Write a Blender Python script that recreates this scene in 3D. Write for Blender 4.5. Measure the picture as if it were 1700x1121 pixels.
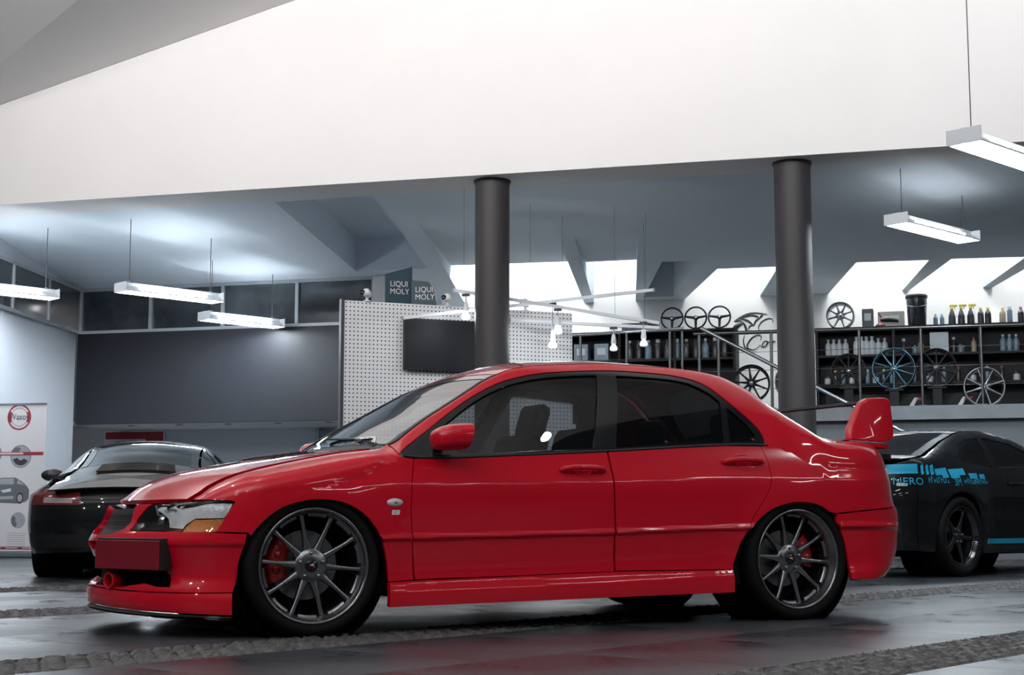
import bpy, bmesh, math, random
import numpy as np
from mathutils import Vector, Matrix
from mathutils.geometry import delaunay_2d_cdt
random.seed(7)
for o in list(bpy.data.objects): bpy.data.objects.remove(o)
SC=bpy.context.scene; COL=SC.collection
# ------------------------------------------------------------------ camera, world, exposure
YAW=math.radians(26.47); PITCH=math.radians(6.743); FPX=2550.0
cam_d=bpy.data.cameras.new('camera'); cam=bpy.data.objects.new('camera',cam_d); COL.objects.link(cam)
cam_d.sensor_width=36.0; cam_d.lens=FPX/1700*36.0; cam_d.clip_end=200
cam.location=(-2.2675,-7.3756,.5156); cam.rotation_euler=(math.pi/2+PITCH,0,-YAW); SC.camera=cam
SC.view_settings.view_transform='Standard'; SC.view_settings.look='None'; SC.view_settings.gamma=1
SC.view_settings.use_curve_mapping=False; SC.view_settings.exposure=0.0
wd=bpy.data.worlds.new('night_hall'); SC.world=wd; wd.use_nodes=True
wd.node_tree.nodes['Background'].inputs[0].default_value=(.80,.90,1.0,1); wd.node_tree.nodes['Background'].inputs[1].default_value=.05
LAMP=1.0      # overall strength of the fluorescent tubes
# ------------------------------------------------------------------ room frame (b along the beam, n away from the camera)
RZ=math.radians(-41.97); OX,OY=5.556,8.864
BV=Vector((math.cos(RZ),math.sin(RZ),0)); NV=Vector((-math.sin(RZ),math.cos(RZ),0))
def room(b,n,z): return Vector((OX,OY,0))+BV*b+NV*n+Vector((0,0,z))
# HALL LAMPS: the front hall's own round high-bay lamps, above and behind the camera
def highbay(b,n,z,power,col=(.97,.98,1.0)):
    d=bpy.data.lights.new('high_bay','POINT'); d.energy=power; d.color=col; d.shadow_soft_size=.075
    o=bpy.data.objects.new('high_bay',d); COL.objects.link(o); o.location=room(b,n,z); return o
HALL=85
for n_,k_ in ((-10.5,1.0),(-17.5,2.0),(-22.5,2.4)):
    for b_ in ((-4.5,-1.8,1.2,8.2,11.0) if n_>-12 else (-4.0,-.5,3.0,6.5,10.0)): highbay(b_,n_,min(6.88+.25*(b_+2.44)-.5,7.2),HALL*k_)
# fluorescent strips of the hall's right bay, beyond the right edge of the view
for b_,n_ in ((9.5,-10.0),(12.5,-12.5),(15.0,-10.5),(11.0,-15.0),(15.5,-15.5)):
    d=bpy.data.lights.new('bay_strip','AREA'); d.shape='RECTANGLE'; d.size=1.6; d.size_y=.14; d.energy=34; d.color=(.95,.98,1.0)
    o=bpy.data.objects.new('bay_strip',d); COL.objects.link(o); o.location=room(b_,n_,3.54); o.rotation_euler=(0,0,RZ+math.radians(60))
# added fill lights, out of view high in the hall, to brighten the fascia
for b_,pw,cl in ((-9.0,190,(1,.965,.975)),(-4.0,135,(1,.975,.97)),(1.0,112,(1,.985,.975)),(6.0,108,(.98,.99,1.0)),(11.0,105,(.97,.99,1.0))):
    d=bpy.data.lights.new('fascia_fill_light','AREA'); d.shape='RECTANGLE'; d.size=1.6; d.size_y=.5; d.energy=pw; d.color=cl; d.spread=math.radians(110)
    o=bpy.data.objects.new('fascia_fill_light',d); COL.objects.link(o); o.location=room(b_,-8.2,6.2); o.rotation_euler=(math.radians(100),0,RZ)
# ------------------------------------------------------------------ materials
MATS={}
def mat(name,col,rough=.5,metal=0,coat=0,spec=.5,emit=None,es=0,noise=0,nscale=20,bump=0,bscale=60,col2=None,trans=0,rnoise=0,alpha=None):
    if name in MATS: return MATS[name]
    m=bpy.data.materials.new(name); m.use_nodes=True; nt=m.node_tree; p=nt.nodes['Principled BSDF']
    p.inputs['Base Color'].default_value=(*col,1); p.inputs['Roughness'].default_value=rough; p.inputs['Metallic'].default_value=metal
    p.inputs['Coat Weight'].default_value=coat; p.inputs['Coat Roughness'].default_value=.04; p.inputs['Specular IOR Level'].default_value=spec
    if emit: p.inputs['Emission Color'].default_value=(*emit,1); p.inputs['Emission Strength'].default_value=es
    tc=nt.nodes.new('ShaderNodeTexCoord')
    if noise or col2 or rnoise:
        n=nt.nodes.new('ShaderNodeTexNoise'); n.inputs['Scale'].default_value=nscale; n.inputs['Detail'].default_value=6
        nt.links.new(tc.outputs['Object'],n.inputs['Vector'])
        r=nt.nodes.new('ShaderNodeValToRGB'); r.color_ramp.elements[0].position=.3; r.color_ramp.elements[1].position=.7
        c2=col2 if col2 else tuple(c*(1+noise) for c in col); c1=col if col2 else tuple(c*(1-noise) for c in col)
        r.color_ramp.elements[0].color=(*c1,1); r.color_ramp.elements[1].color=(*c2,1)
        nt.links.new(n.outputs['Fac'],r.inputs['Fac']); nt.links.new(r.outputs['Color'],p.inputs['Base Color'])
        if rnoise:
            mr=nt.nodes.new('ShaderNodeMapRange'); mr.inputs['From Min'].default_value=.3; mr.inputs['From Max'].default_value=.7
            mr.inputs['To Min'].default_value=rough-rnoise; mr.inputs['To Max'].default_value=rough+rnoise
            nt.links.new(n.outputs['Fac'],mr.inputs['Value']); nt.links.new(mr.outputs['Result'],p.inputs['Roughness'])
    if bump:
        n=nt.nodes.new('ShaderNodeTexNoise'); n.inputs['Scale'].default_value=bscale; n.inputs['Detail'].default_value=5
        nt.links.new(tc.outputs['Object'],n.inputs['Vector'])
        b=nt.nodes.new('ShaderNodeBump'); b.inputs['Strength'].default_value=bump; b.inputs['Distance'].default_value=.01
        nt.links.new(n.outputs['Fac'],b.inputs['Height']); nt.links.new(b.outputs['Normal'],p.inputs['Normal'])
    MATS[name]=m; return m
def glass(name,tint,refl=.06,rough=0.0):
    if name in MATS: return MATS[name]
    m=bpy.data.materials.new(name); m.use_nodes=True; nt=m.node_tree; nt.nodes.remove(nt.nodes['Principled BSDF'])
    t=nt.nodes.new('ShaderNodeBsdfTransparent'); t.inputs[0].default_value=(*tint,1)
    g=nt.nodes.new('ShaderNodeBsdfGlossy'); g.inputs['Roughness'].default_value=rough; g.inputs['Color'].default_value=(1,1,1,1)
    lw=nt.nodes.new('ShaderNodeFresnel'); lw.inputs['IOR'].default_value=1.45
    ad=nt.nodes.new('ShaderNodeMath'); ad.operation='ADD'; ad.use_clamp=True; ad.inputs[1].default_value=refl-.04
    mx=nt.nodes.new('ShaderNodeMixShader'); nt.links.new(lw.outputs[0],ad.inputs[0]); nt.links.new(ad.outputs[0],mx.inputs[0])
    nt.links.new(t.outputs[0],mx.inputs[1]); nt.links.new(g.outputs[0],mx.inputs[2]); nt.links.new(mx.outputs[0],nt.nodes['Material Output'].inputs[0])
    MATS[name]=m; return m
# ------------------------------------------------------------------ mesh helpers
def tag(o,label=None,cat=None,group=None,kind=None):
    if label: o['label']=label
    if cat: o['category']=cat
    if group: o['group']=group
    if kind: o['kind']=kind
    return o
def empty(name,loc=(0,0,0),rz=0,label=None,cat=None,group=None):
    o=bpy.data.objects.new(name,None); COL.objects.link(o); o.location=loc; o.rotation_euler=(0,0,rz); o.empty_display_size=.1
    return tag(o,label,cat,group)
def link(name,me,m,parent=None,loc=None,rz=None):
    if m is not None and len(me.materials)==0: me.materials.append(m)
    o=bpy.data.objects.new(name,me); COL.objects.link(o)
    if parent is not None: o.parent=parent
    if loc is not None: o.location=loc
    if rz is not None: o.rotation_euler=(0,0,rz)
    return o
def mk(name,V,F,m,parent=None,smooth=False,loc=None,rz=None):
    me=bpy.data.meshes.new(name); me.from_pydata([tuple(v) for v in V],[],F); me.update()
    if smooth: me.polygons.foreach_set('use_smooth',[True]*len(me.polygons))
    return link(name,me,m,parent,loc,rz)
def copy_tree(o,parent=None):
    c=o.copy(); COL.objects.link(c)
    if parent is not None: c.parent=parent
    for ch in list(o.children): copy_tree(ch,c)
    return c
class MB:
    def __init__(s): s.V=[]; s.F=[]; s.sm=[]
    def add(s,V,F,sm=False,M=None):
        k=len(s.V); s.V+= [tuple(M@Vector(v)) for v in V] if M else [tuple(v) for v in V]
        s.F+=[tuple(i+k for i in f) for f in F]; s.sm+=[sm]*len(F); return s
    def box(s,c,d,M=None,bev=0):
        x,y,z=[a/2 for a in d]; cx,cy,cz=c
        if bev<=0:
            V=[(cx+i*x,cy+j*y,cz+k*z) for i in(-1,1) for j in(-1,1) for k in(-1,1)]
            F=[(0,1,3,2),(4,6,7,5),(0,4,5,1),(2,3,7,6),(0,2,6,4),(1,5,7,3)]
            return s.add(V,F,False,M)
        bm=bmesh.new(); bmesh.ops.create_cube(bm,size=1)
        for v in bm.verts: v.co=Vector((v.co.x*d[0],v.co.y*d[1],v.co.z*d[2]))
        bmesh.ops.bevel(bm,geom=bm.edges[:],offset=bev,segments=2,affect='EDGES',profile=.5)
        bm.verts.index_update(); V=[(v.co.x+cx,v.co.y+cy,v.co.z+cz) for v in bm.verts]; F=[tuple(v.index for v in f.verts) for f in bm.faces]; bm.free()
        return s.add(V,F,False,M)
    def tube(s,pts,r,n=8,cap=True,M=None,sm=True):
        pts=[Vector(p) for p in pts]; V=[];F=[]; rr=r if hasattr(r,'__len__') else [r]*len(pts)
        d0=(pts[1]-pts[0]).normalized(); a=Vector((0,0,1)) if abs(d0.z)<.9 else Vector((1,0,0)); x=d0.cross(a).normalized()
        for i,p in enumerate(pts):
            d=((pts[min(i+1,len(pts)-1)]-pts[max(i-1,0)])).normalized(); x=(x-d*x.dot(d)).normalized(); y=d.cross(x)
            for j in range(n):
                t=2*math.pi*j/n; V.append(p+(x*math.cos(t)+y*math.sin(t))*rr[i])
        for i in range(len(pts)-1):
            for j in range(n): F.append((i*n+j,i*n+(j+1)%n,(i+1)*n+(j+1)%n,(i+1)*n+j))
        s.add(V,F,sm,M)
        if cap:
            m=len(pts)-1; s.add(V[:n],[tuple(range(n))[::-1]],False,M); s.add(V[m*n:],[tuple(range(n))],False,M)
        return s
    def lathe(s,prof,n=32,M=None,sm=True,a0=0,a1=2*math.pi,sharp=False):
        # prof: (r,h) about local z
        full=abs(a1-a0-2*math.pi)<1e-6; c=n if full else n+1
        def ring(r,h): return [(r*math.cos(a0+(a1-a0)*j/n),r*math.sin(a0+(a1-a0)*j/n),h) for j in range(c)]
        if sharp:
            for (r0,h0),(r1,h1) in zip(prof,prof[1:]):
                V=ring(r0,h0)+ring(r1,h1); F=[(j,(j+1)%c,c+(j+1)%c,c+j) for j in range(n)]; s.add(V,F,sm,M)
            return s
        V=[];F=[]
        for r,h in prof: V+=ring(r,h)
        for i in range(len(prof)-1):
            for j in range(n): F.append((i*c+j,i*c+(j+1)%c,(i+1)*c+(j+1)%c,(i+1)*c+j))
        return s.add(V,F,sm,M)
    def prism(s,poly,h,M=None):
        n=len(poly); V=[(x,y,0) for x,y in poly]+[(x,y,h) for x,y in poly]
        F=[tuple(range(n))[::-1],tuple(range(n,2*n))]+[(i,(i+1)%n,n+(i+1)%n,n+i) for i in range(n)]
        return s.add(V,F,False,M)
    def build(s,name,m,parent=None,loc=None,rz=None):
        me=bpy.data.meshes.new(name); me.from_pydata(s.V,[],s.F); me.update(); me.polygons.foreach_set('use_smooth',s.sm)
        return link(name,me,m,parent,loc,rz)
def T3(x,y,z): return Matrix.Translation((x,y,z))
def RX(a): return Matrix.Rotation(a,4,'X')
def RY(a): return Matrix.Rotation(a,4,'Y')
def RZm(a): return Matrix.Rotation(a,4,'Z')
XZ=Matrix(((1,0,0,0),(0,0,-1,0),(0,1,0,0),(0,0,0,1)))     # local (x,y) -> (x,z), thickness towards -y
def text2d(body,size,shear=0,align='LEFT'):
    cu=bpy.data.curves.new('t','FONT'); cu.body=body; cu.size=size; cu.shear=shear; cu.align_x=align; cu.resolution_u=3
    o=bpy.data.objects.new('t',cu); COL.objects.link(o); dg=bpy.context.evaluated_depsgraph_get(); dg.update()
    me=bpy.data.meshes.new_from_object(o.evaluated_get(dg)); V=[tuple(v.co) for v in me.vertices]; F=[tuple(p.vertices) for p in me.polygons]
    bpy.data.objects.remove(o); bpy.data.curves.remove(cu); bpy.data.meshes.remove(me); return V,F
def pip(x,y,P):
    c=False; j=len(P)-1
    for i in range(len(P)):
        xi,yi=P[i]; xj,yj=P[j]
        if (yi>y)!=(yj>y) and x<(xj-xi)*(y-yi)/(yj-yi)+xi: c=not c
        j=i
    return c
def resample(P,d):
    out=[]
    for (x0,y0),(x1,y1) in zip(P,P[1:]+P[:1]):
        L=math.hypot(x1-x0,y1-y0)
        if L<1e-6: continue
        k=max(1,math.ceil(L/d)); out+=[(x0+(x1-x0)*i/k,y0+(y1-y0)*i/k) for i in range(k)]
    return out
def area2(P): return sum(a[0]*b[1]-b[0]*a[1] for a,b in zip(P,P[1:]+P[:1]))/2
def inset(P,d):
    if area2(P)<0: P=P[::-1]
    n=len(P); out=[]
    for i in range(n):
        a,b,c=P[i-1],P[i],P[(i+1)%n]
        e1=(b[0]-a[0],b[1]-a[1]); e2=(c[0]-b[0],c[1]-b[1]); l1=math.hypot(*e1) or 1e-9; l2=math.hypot(*e2) or 1e-9
        n1=(-e1[1]/l1,e1[0]/l1); n2=(-e2[1]/l2,e2[0]/l2); m=(n1[0]+n2[0],n1[1]+n2[1]); q=max(m[0]*n1[0]+m[1]*n1[1],.5)
        out.append((b[0]+m[0]*d/q,b[1]+m[1]*d/q))
    return out
def fill2d(outer,holes,du,dv):
    """triangulate a polygon with holes on a regular grid; returns points, tris, boundary loops (index lists)"""
    loops=[outer]+holes; pts=[]; edges=[]
    for L in loops:
        k=len(pts); pts+=L; edges+=[(k+i,k+(i+1)%len(L)) for i in range(len(L))]
    nb=len(pts); B=np.array(pts); xs=[p[0] for p in outer]; ys=[p[1] for p in outer]
    gx=np.arange(min(xs)+du*.5,max(xs),du); gy=np.arange(min(ys)+dv*.5,max(ys),dv); lim=(min(du,dv)*.45)**2
    for x in gx:
        for y in gy:
            if pip(x,y,outer) and not any(pip(x,y,h) for h in holes) and ((B[:,0]-x)**2+(B[:,1]-y)**2).min()>lim: pts.append((x,y))
    r=delaunay_2d_cdt([Vector(p) for p in pts],edges,[],0,1e-6)
    V=[(v.x,v.y) for v in r[0]]; F=[]
    for f in r[2]:
        cx=sum(V[i][0] for i in f)/len(f); cy=sum(V[i][1] for i in f)/len(f)
        if pip(cx,cy,outer) and not any(pip(cx,cy,h) for h in holes): F.append(tuple(f))
    omap={}
    for i,src in enumerate(r[3]):
        for q in src: omap[q]=i
    out=[];k=0
    for L in loops: out.append([omap[k+i] for i in range(len(L))]); k+=len(L)
    return V,F,out
def panel(name,m,parent,fn,outline,holes=(),du=.03,dv=.02,flange=.018,off=0.0,gap=.002,sides=(-1,1),res=.02,smooth=True):
    """skin panel: fn(u,v)->(x,y>0,z) on the half-body; off>0 pushes outwards; sides: -1 near (y<0), +1 far"""
    outer=resample(inset(list(outline),gap) if gap else list(outline),res)
    if area2(outer)<0: outer=outer[::-1]
    hs=[resample(inset(list(h),-gap) if gap else list(h),res) for h in holes]
    V2,F,loops=fill2d(outer,hs,du,dv); e=2e-3; P=[];Nn=[]
    for u,v in V2:
        p=Vector(fn(u,v)); a=Vector(fn(u+e,v))-Vector(fn(u-e,v)); b=Vector(fn(u,v+e))-Vector(fn(u,v-e)); n=a.cross(b)
        n=n.normalized() if n.length>1e-12 else Vector((0,1,0))
        P.append(p);Nn.append(n)
    c=sum(((p.y*n.y if abs(n.y)>.3 else n.z)) for p,n in zip(P,Nn)); sg=1 if c>=0 else -1   # outward = away from the centre line / up
    Nn=[n*sg for n in Nn]; V=[p+n*off for p,n in zip(P,Nn)]
    FF=[f if sg>0 else f[::-1] for f in F]
    sm=[smooth]*len(FF)
    if flange:
        for L in loops:
            k=len(V); V+=[V[i].copy() for i in L]; V+=[P[i]+Nn[i]*(off-flange) for i in L]; n=len(L)
            FF+=[(k+i,k+(i+1)%n,k+n+(i+1)%n,k+n+i) for i in range(n)]; sm+=[False]*n
    objs=[]
    for s in sides:
        me=bpy.data.meshes.new(name); me.from_pydata([(p.x,s*p.y,p.z) for p in V],[],[f if s>0 else f[::-1] for f in FF]); me.update()
        me.polygons.foreach_set('use_smooth',sm)
        if smooth:      # shading normals straight from the surface, so the triangulation does not show
            me.normals_split_custom_set_from_vertices([(n.x,s*n.y,n.z) for n in Nn]+[(0,0,0)]*(len(V)-len(Nn)))
        objs.append(link(name,me,m,parent))
    return objs
# ------------------------------------------------------------------ palette
WHITE=mat('wall_paint_white',(.80,.79,.78),.85,bump=.03,bscale=120)
COOLW=mat('ceiling_paint_cool',(.76,.83,.90),.85,bump=.03,bscale=90)
FASC=mat('fascia_plaster',(.82,.80,.79),.8,noise=.015,nscale=1.2,bump=.03,bscale=150)
LOWW=mat('lower_wall_cool',(.56,.59,.64),.85,bump=.03,bscale=120)
DGREY=mat('column_paint_charcoal',(.045,.041,.043),.55,bump=.05,bscale=200)
PANEL=mat('bulkhead_panel_black',(.012,.013,.018),.42,spec=.35,noise=.08,nscale=2)
ALU=mat('window_frame_alu',(.42,.45,.48),.4,metal=.3)
NIGHT=mat('night_window_glass',(.034,.041,.048),.12,coat=.6,spec=.5,noise=.4,nscale=3)
CHROME=mat('chrome',(.75,.77,.79),.12,metal=1)
STEEL=mat('brushed_steel',(.30,.32,.34),.3,metal=.9)
BLACK=mat('black_plastic',(.012,.012,.014),.45)
BLACKG=mat('black_gloss',(.008,.008,.010),.08,coat=.5)
RUBBER=mat('tyre_rubber',(.006,.006,.0065),.75,spec=.15,bump=.12,bscale=300)
WPLAST=mat('white_enamel',(.75,.77,.78),.4)
def struct(o,kind='structure'): o['kind']=kind; return o
def rbox(mb,b0,b1,n0,n1,z0,z1): return mb.box(((b0+b1)/2,(n0+n1)/2,(z0+z1)/2),(b1-b0,n1-n0,z1-z0))
RO=Vector((OX,OY,0))
def rbuild(mb,name,m,parent=None):
    return mb.build(name,m,parent,None if parent is not None else RO,None if parent is not None else RZ)
# ------------------------------------------------------------------ fascia beam and hall ceiling
def htop(b): return 6.88+.25*(b+2.44)
mb=MB()
pf=[(-11,4.53),(11,4.53),(11,htop(11)),(-11,htop(-11))]
V=[(b,-.35,z) for b,z in pf]+[(b,.38,z) for b,z in pf]
mb.add(V,[(0,1,2,3),(7,6,5,4),(0,4,5,1),(1,5,6,2),(2,6,7,3),(3,7,4,0)])
struct(rbuild(mb,'wall_fascia',FASC))
mb=MB()
# folded plate ceiling of the front hall: one plate rises along the beam, the next folds up from the crease
def crn(b): return -1.44-(b+5.83)*.52
bs=[-11,-8,-5.83,-4.29,-2,2,7,11]
V=[(b,-.36,htop(b)) for b in bs]+[(b,min(crn(b),-.37),htop(b)) for b in bs]+[(b,-26,htop(b)+.10*(-26-min(crn(b),-.37))*-1) for b in bs]
k=len(bs); F=[]
for j in range(2):
    for i in range(k-1): F.append((j*k+i,j*k+i+1,(j+1)*k+i+1,(j+1)*k+i))
mb.add(V,F)
struct(rbuild(mb,'ceiling_hall',WHITE))
# ------------------------------------------------------------------ lower ceiling with coffers and light slots
def cz(n): return 4.53-.09*(n-.38)
COFF=[dict(q=[(-3.01,.42),(-1.66,.42),(-2.16,4.0),(-3.29,4.0)],h=.5,cap=None),
 dict(q=[(-1.49,1.55),(.25,1.9),(-.38,6.6),(-2.35,6.6)],h=.62,cap=4.75),
 dict(q=[(.36,2.76),(1.24,2.76),(.46,6.6),(-.22,6.6)],h=.55,cap=4.9),
 dict(q=[(1.30,4.25),(1.86,4.25),(1.10,6.4),(.62,6.4)],h=.6,cap=None),
 dict(q=[(2.02,4.78),(2.9,4.8),(2.43,6.6),(1.25,6.6)],h=.9,cap=4.78),
 dict(q=[(4.0,4.76),(5.0,4.8),(4.58,6.6),(3.48,6.6)],h=.9,cap=4.76),
 dict(q=[(5.3,4.79),(6.3,4.85),(5.76,6.6),(4.68,6.6)],h=.9,cap=4.79),
 dict(q=[(6.6,4.8),(7.6,4.85),(7.1,6.6),(5.9,6.6)],h=.9,cap=4.8)]
outl=[(-8.6,.30),(9.5,.30),(9.5,6.70),(-2.95,6.70),(-2.95,4.30),(-8.6,4.30)]
V2,F2,lp=fill2d(resample(outl,.8),[resample(c['q'],.5) for c in COFF],.8,.8)
ceil=struct(mk('ceiling',[room(b,n,cz(n)) for b,n in V2],F2,COOLW))
for c in COFF:
    q=c['q']; top=[]
    V=[(b,n,cz(n)) for b,n in q]; zc=cz(q[0][1])+c['h']
    mb=MB()
    if c['cap'] is None:
        T=[(b,n,cz(n)+c['h']) for b,n in q]; mb.add(V+T,[(i,(i+1)%4,4+(i+1)%4,4+i) for i in range(4)]+[(4,5,6,7)])
    else:
        # sloping plate from the near lip up over, then an open slot along the wall reaching a higher soffit
        cn=c['cap']; t=(cn-q[0][1])/(q[3][1]-q[0][1]); L=lambda a,b,t:(a[0]+(b[0]-a[0])*t,a[1]+(b[1]-a[1])*t)
        a=L(q[0],q[3],t); b_=L(q[1],q[2],t); S=5.6
        V=[(q[0][0],q[0][1],cz(q[0][1])),(q[1][0],q[1][1],cz(q[1][1])),(b_[0],b_[1],cz(cn)),(q[2][0],6.6,cz(6.6)),(q[3][0],6.6,cz(6.6)),(a[0],a[1],cz(cn))]
        hz=cz(cn)+(.22 if t>.05 else 0)
        U=[(a[0],a[1],hz),(b_[0],b_[1],hz),(a[0],a[1],S),(b_[0],b_[1],S),(q[2][0],6.6,S),(q[3][0],6.6,S)]
        P=V+U
        mb.add(P,[(2,3,10,9),(4,5,8,11),(6,7,9,8),(8,9,10,11)])
        if t>.05: mb.add(P,[(0,1,7,6),(0,6,5),(1,2,7)])
    o=rbuild(mb,'light_shaft',COOLW,ceil); o.location=RO; o.rotation_euler=(0,0,RZ)
# ------------------------------------------------------------------ walls of the lower room
lw0=Vector(room(-8.12,4.286,0)); lw1=Vector(room(-6.60,-3.6,0)); ld=(lw1-lw0); LL=ld.length; la=math.atan2(ld.y,ld.x)
def winband(name,loc,rz,L,n,parent_name,mull=.05):
    """strip of windows along local x, opening z 3.44..4.17; the glass in front of y=0"""
    w=struct(MB().box((L/2,.0,3.465),(L,.08,.05)).box((L/2,0,4.15),(L,.08,.05)).build(name,ALU,None,loc,rz))
    for i in range(n+1): MB().box((L*i/n,0,3.81),(mull,.08,.70)).build('mullion',ALU,w)
    for i in range(n): MB().box((L*(i+.5)/n,.015,3.81),(L/n-mull,.012,.64)).build('pane',NIGHT,w)
    return w
mb=MB().box((LL/2,-.1,1.72),(LL,.12,3.44)).box((LL/2,-.1,4.4),(LL,.12,.46))
struct(mb.build('wall_left',LOWW,None,lw0,la))
winband('window_1',lw0+Vector((0,0,0)),la,LL,6,'')
mb=MB(); rbox(mb,-8.3,-2.95,4.30,4.42,4.17,4.7); struct(rbuild(mb,'wall_back_upper',LOWW))
struct(rbuild(rbox(MB(),-3.05,-2.93,4.42,6.6,0,4.6),'wall_back_return',LOWW)); struct(rbuild(rbox(MB(),-3.12,-2.95,4.25,4.42,3.45,4.16),'trim_1',WHITE))
winband('window_2',room(-8.11,4.33,0),RZ,4.98,4,'')
mb=MB(); rbox(mb,-8.12,-2.97,4.27,4.40,2.0,3.44)
bk=tag(rbuild(mb,'bulkhead_panel',PANEL),'long black glossy bulkhead panel under the row of night windows','panel')
mb=MB(); rbox(mb,-8.3,-2.95,4.41,6.0,2.0,2.06)
so=struct(rbuild(mb,'ceiling_recess',WHITE))
for i in range(6):
    b=-7.4+i*.85; MB().lathe([(0,1.994),(.055,1.994),(.06,2.001)],14,T3(b,4.75,0)).build('downlight',BLACK,so).parent=so
mb=MB(); rbox(mb,-9.5,-2.95,6.0,6.12,0,2.06)
struct(rbuild(mb,'wall_recess',LOWW))
dr=struct(rbuild(rbox(MB(),-4.66,-3.85,5.94,5.99,.02,1.96),'door_1',mat('door_grey',(.20,.21,.22),.5)))
rbuild(rbox(MB(),-4.72,-4.66,5.92,5.99,0,1.99),'door_frame',ALU,dr); rbuild(rbox(MB(),-3.85,-3.79,5.92,5.99,0,1.99),'door_frame',ALU,dr)
rbuild(MB().tube([(-4.58,5.93,1.0),(-4.58,5.88,1.0),(-4.46,5.88,1.0)],.012),'handle',CHROME,dr)
mb=MB(); rbox(mb,-2.95,9.5,6.6,6.75,0,5.7)
struct(rbuild(mb,'wall_right',mat('mezzanine_wall_white',(.86,.86,.84),.85,bump=.03,bscale=100)))
GREYW=mat('mezzanine_front_grey',(.15,.17,.19),.8,bump=.04,bscale=60)
mb=MB(); rbox(mb,.75,9.5,3.42,3.55,0,1.80); struct(rbuild(mb,'wall_mezzanine',GREYW))
mb=MB(); rbox(mb,.75,9.5,3.30,6.6,1.80,1.98); struct(rbuild(mb,'floor_mezzanine',mat('mezzanine_slab_grey',(.20,.22,.24),.7,noise=.1,nscale=4)))
# ------------------------------------------------------------------ floor: base, slabs and bands of rough setts
FA=math.radians(23.4); FU=Vector((math.cos(FA),math.sin(FA),0)); FV=Vector((-math.sin(FA),math.cos(FA),0))
base=mat('floor_bed',(.030,.032,.036),.8,noise=.2,nscale=8)
mb=MB().add([(-40,-30,-.012),(45,-30,-.012),(45,40,-.012),(-40,40,-.012)],[(0,1,2,3)])
floor=struct(mb.build('floor',base))
def floor_mat(name,c1,c2):
    m=mat(name,c1,.34,nscale=.9,col2=c2,rnoise=.13,bump=.06,bscale=35,spec=.5); return m
SLAB=floor_mat('honed_stone_slab',(.022,.027,.033),(.058,.067,.077))
for nd in SLAB.node_tree.nodes:      # stains run on across slabs: use world-scale coordinates of the floor
    pass
BANDS=[(-6.0,-3.50),(-3.02,-1.22),(-.75,1.40),(2.0,3.95),(4.55,7.2)]
STRIPS=[(-3.50,-3.02),(-1.22,-.75),(1.40,2.0),(3.95,4.55)]
for bi,(v0,v1) in enumerate(BANDS):
    rows=2; du=.95; h=(v1-v0)/rows
    me=None
    for rI in range(rows):
        for k in range(-9,17):
            u0=k*du+(du*.5 if rI%2 else 0)-.25
            c=FU*(u0+du/2)+FV*(v0+h*(rI+.5))
            if me is None:
                b=MB().box((0,0,-.006),(du-.005,h-.005,.012),None,.0015); o=b.build('slab',SLAB,floor); me=o.data
            else: o=link('slab',me,None,floor)
            o.location=(c.x,c.y,0); o.rotation_euler=(0,0,FA)
# far floor beyond the banded part: one field of the same stone
V=[FU*u+FV*v+Vector((0,0,-.002)) for u,v in ((-14,7.22),(40,7.22),(40,42),(-14,42))]
mk('far_paving',V,[(0,1,2,3)],SLAB,floor)
V=[FU*u+FV*v+Vector((0,0,-.002)) for u,v in ((-14,-30),(30,-30),(30,-6.02),(-14,-6.02))]
mk('near_paving',V,[(0,1,2,3)],SLAB,floor)
SETT=mat('split_sett_stone',(.035,.034,.035),.6,col2=(.12,.115,.113),nscale=14,bump=.5,bscale=55)
def sett_mesh(seed,sx,sy):
    rnd=random.Random(seed); V=[];F=[]; nx,ny=4,4
    for j in range(ny+1):
        for i in range(nx+1):
            x=(i/nx-.5)*sx; y=(j/ny-.5)*sy; e=min(i,nx-i)==0 or min(j,ny-j)==0
            V.append((x+(rnd.uniform(-.004,.004)),y+rnd.uniform(-.004,.004),(-.012 if e else rnd.uniform(-.003,.010))))
    for j in range(ny):
        for i in range(nx): a=j*(nx+1)+i; F.append((a,a+1,a+nx+2,a+nx+1))
    return V,F
SX,SY=.098,.078
variants=[sett_mesh(i,SX,SY) for i in range(8)]
vm=[]
for V,F in variants:
    me=bpy.data.meshes.new('sett'); me.from_pydata(V,[],F); me.update(); me.materials.append(SETT); vm.append(me)
cells=[]; camp=Vector((-2.27,-7.38,.5))
for v0,v1 in STRIPS:
    rows=max(1,int((v1-v0)/SY)); hh=(v1-v0)/rows
    for rI in range(rows):
        for k in range(-70,160):
            p=FU*(k*.1+(.05 if rI%2 else 0))+FV*(v0+hh*(rI+.5)); d=p-camp
            fx=d.x*math.cos(YAW)-d.y*math.sin(YAW); fz=d.x*math.sin(YAW)+d.y*math.cos(YAW)
            if fz<3 or abs(fx)>fz*.42+.4: continue
            cells.append((d.length,p,random.randrange(8),random.choice((0,math.pi))+random.uniform(-.06,.06)))
cells.sort(key=lambda c:c[0])
for d,p,vi,a in cells[:300]:
    o=link('sett',vm[vi],None,floor); o.location=(p.x,p.y,0); o.rotation_euler=(0,0,FA+a)
mb=MB()
for d,p,vi,a in cells[300:]: mb.add(*variants[vi],False,T3(p.x,p.y,0)@RZm(FA+a))
st=mb.build('sett_field',SETT,floor); st['kind']='stuff'
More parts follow.
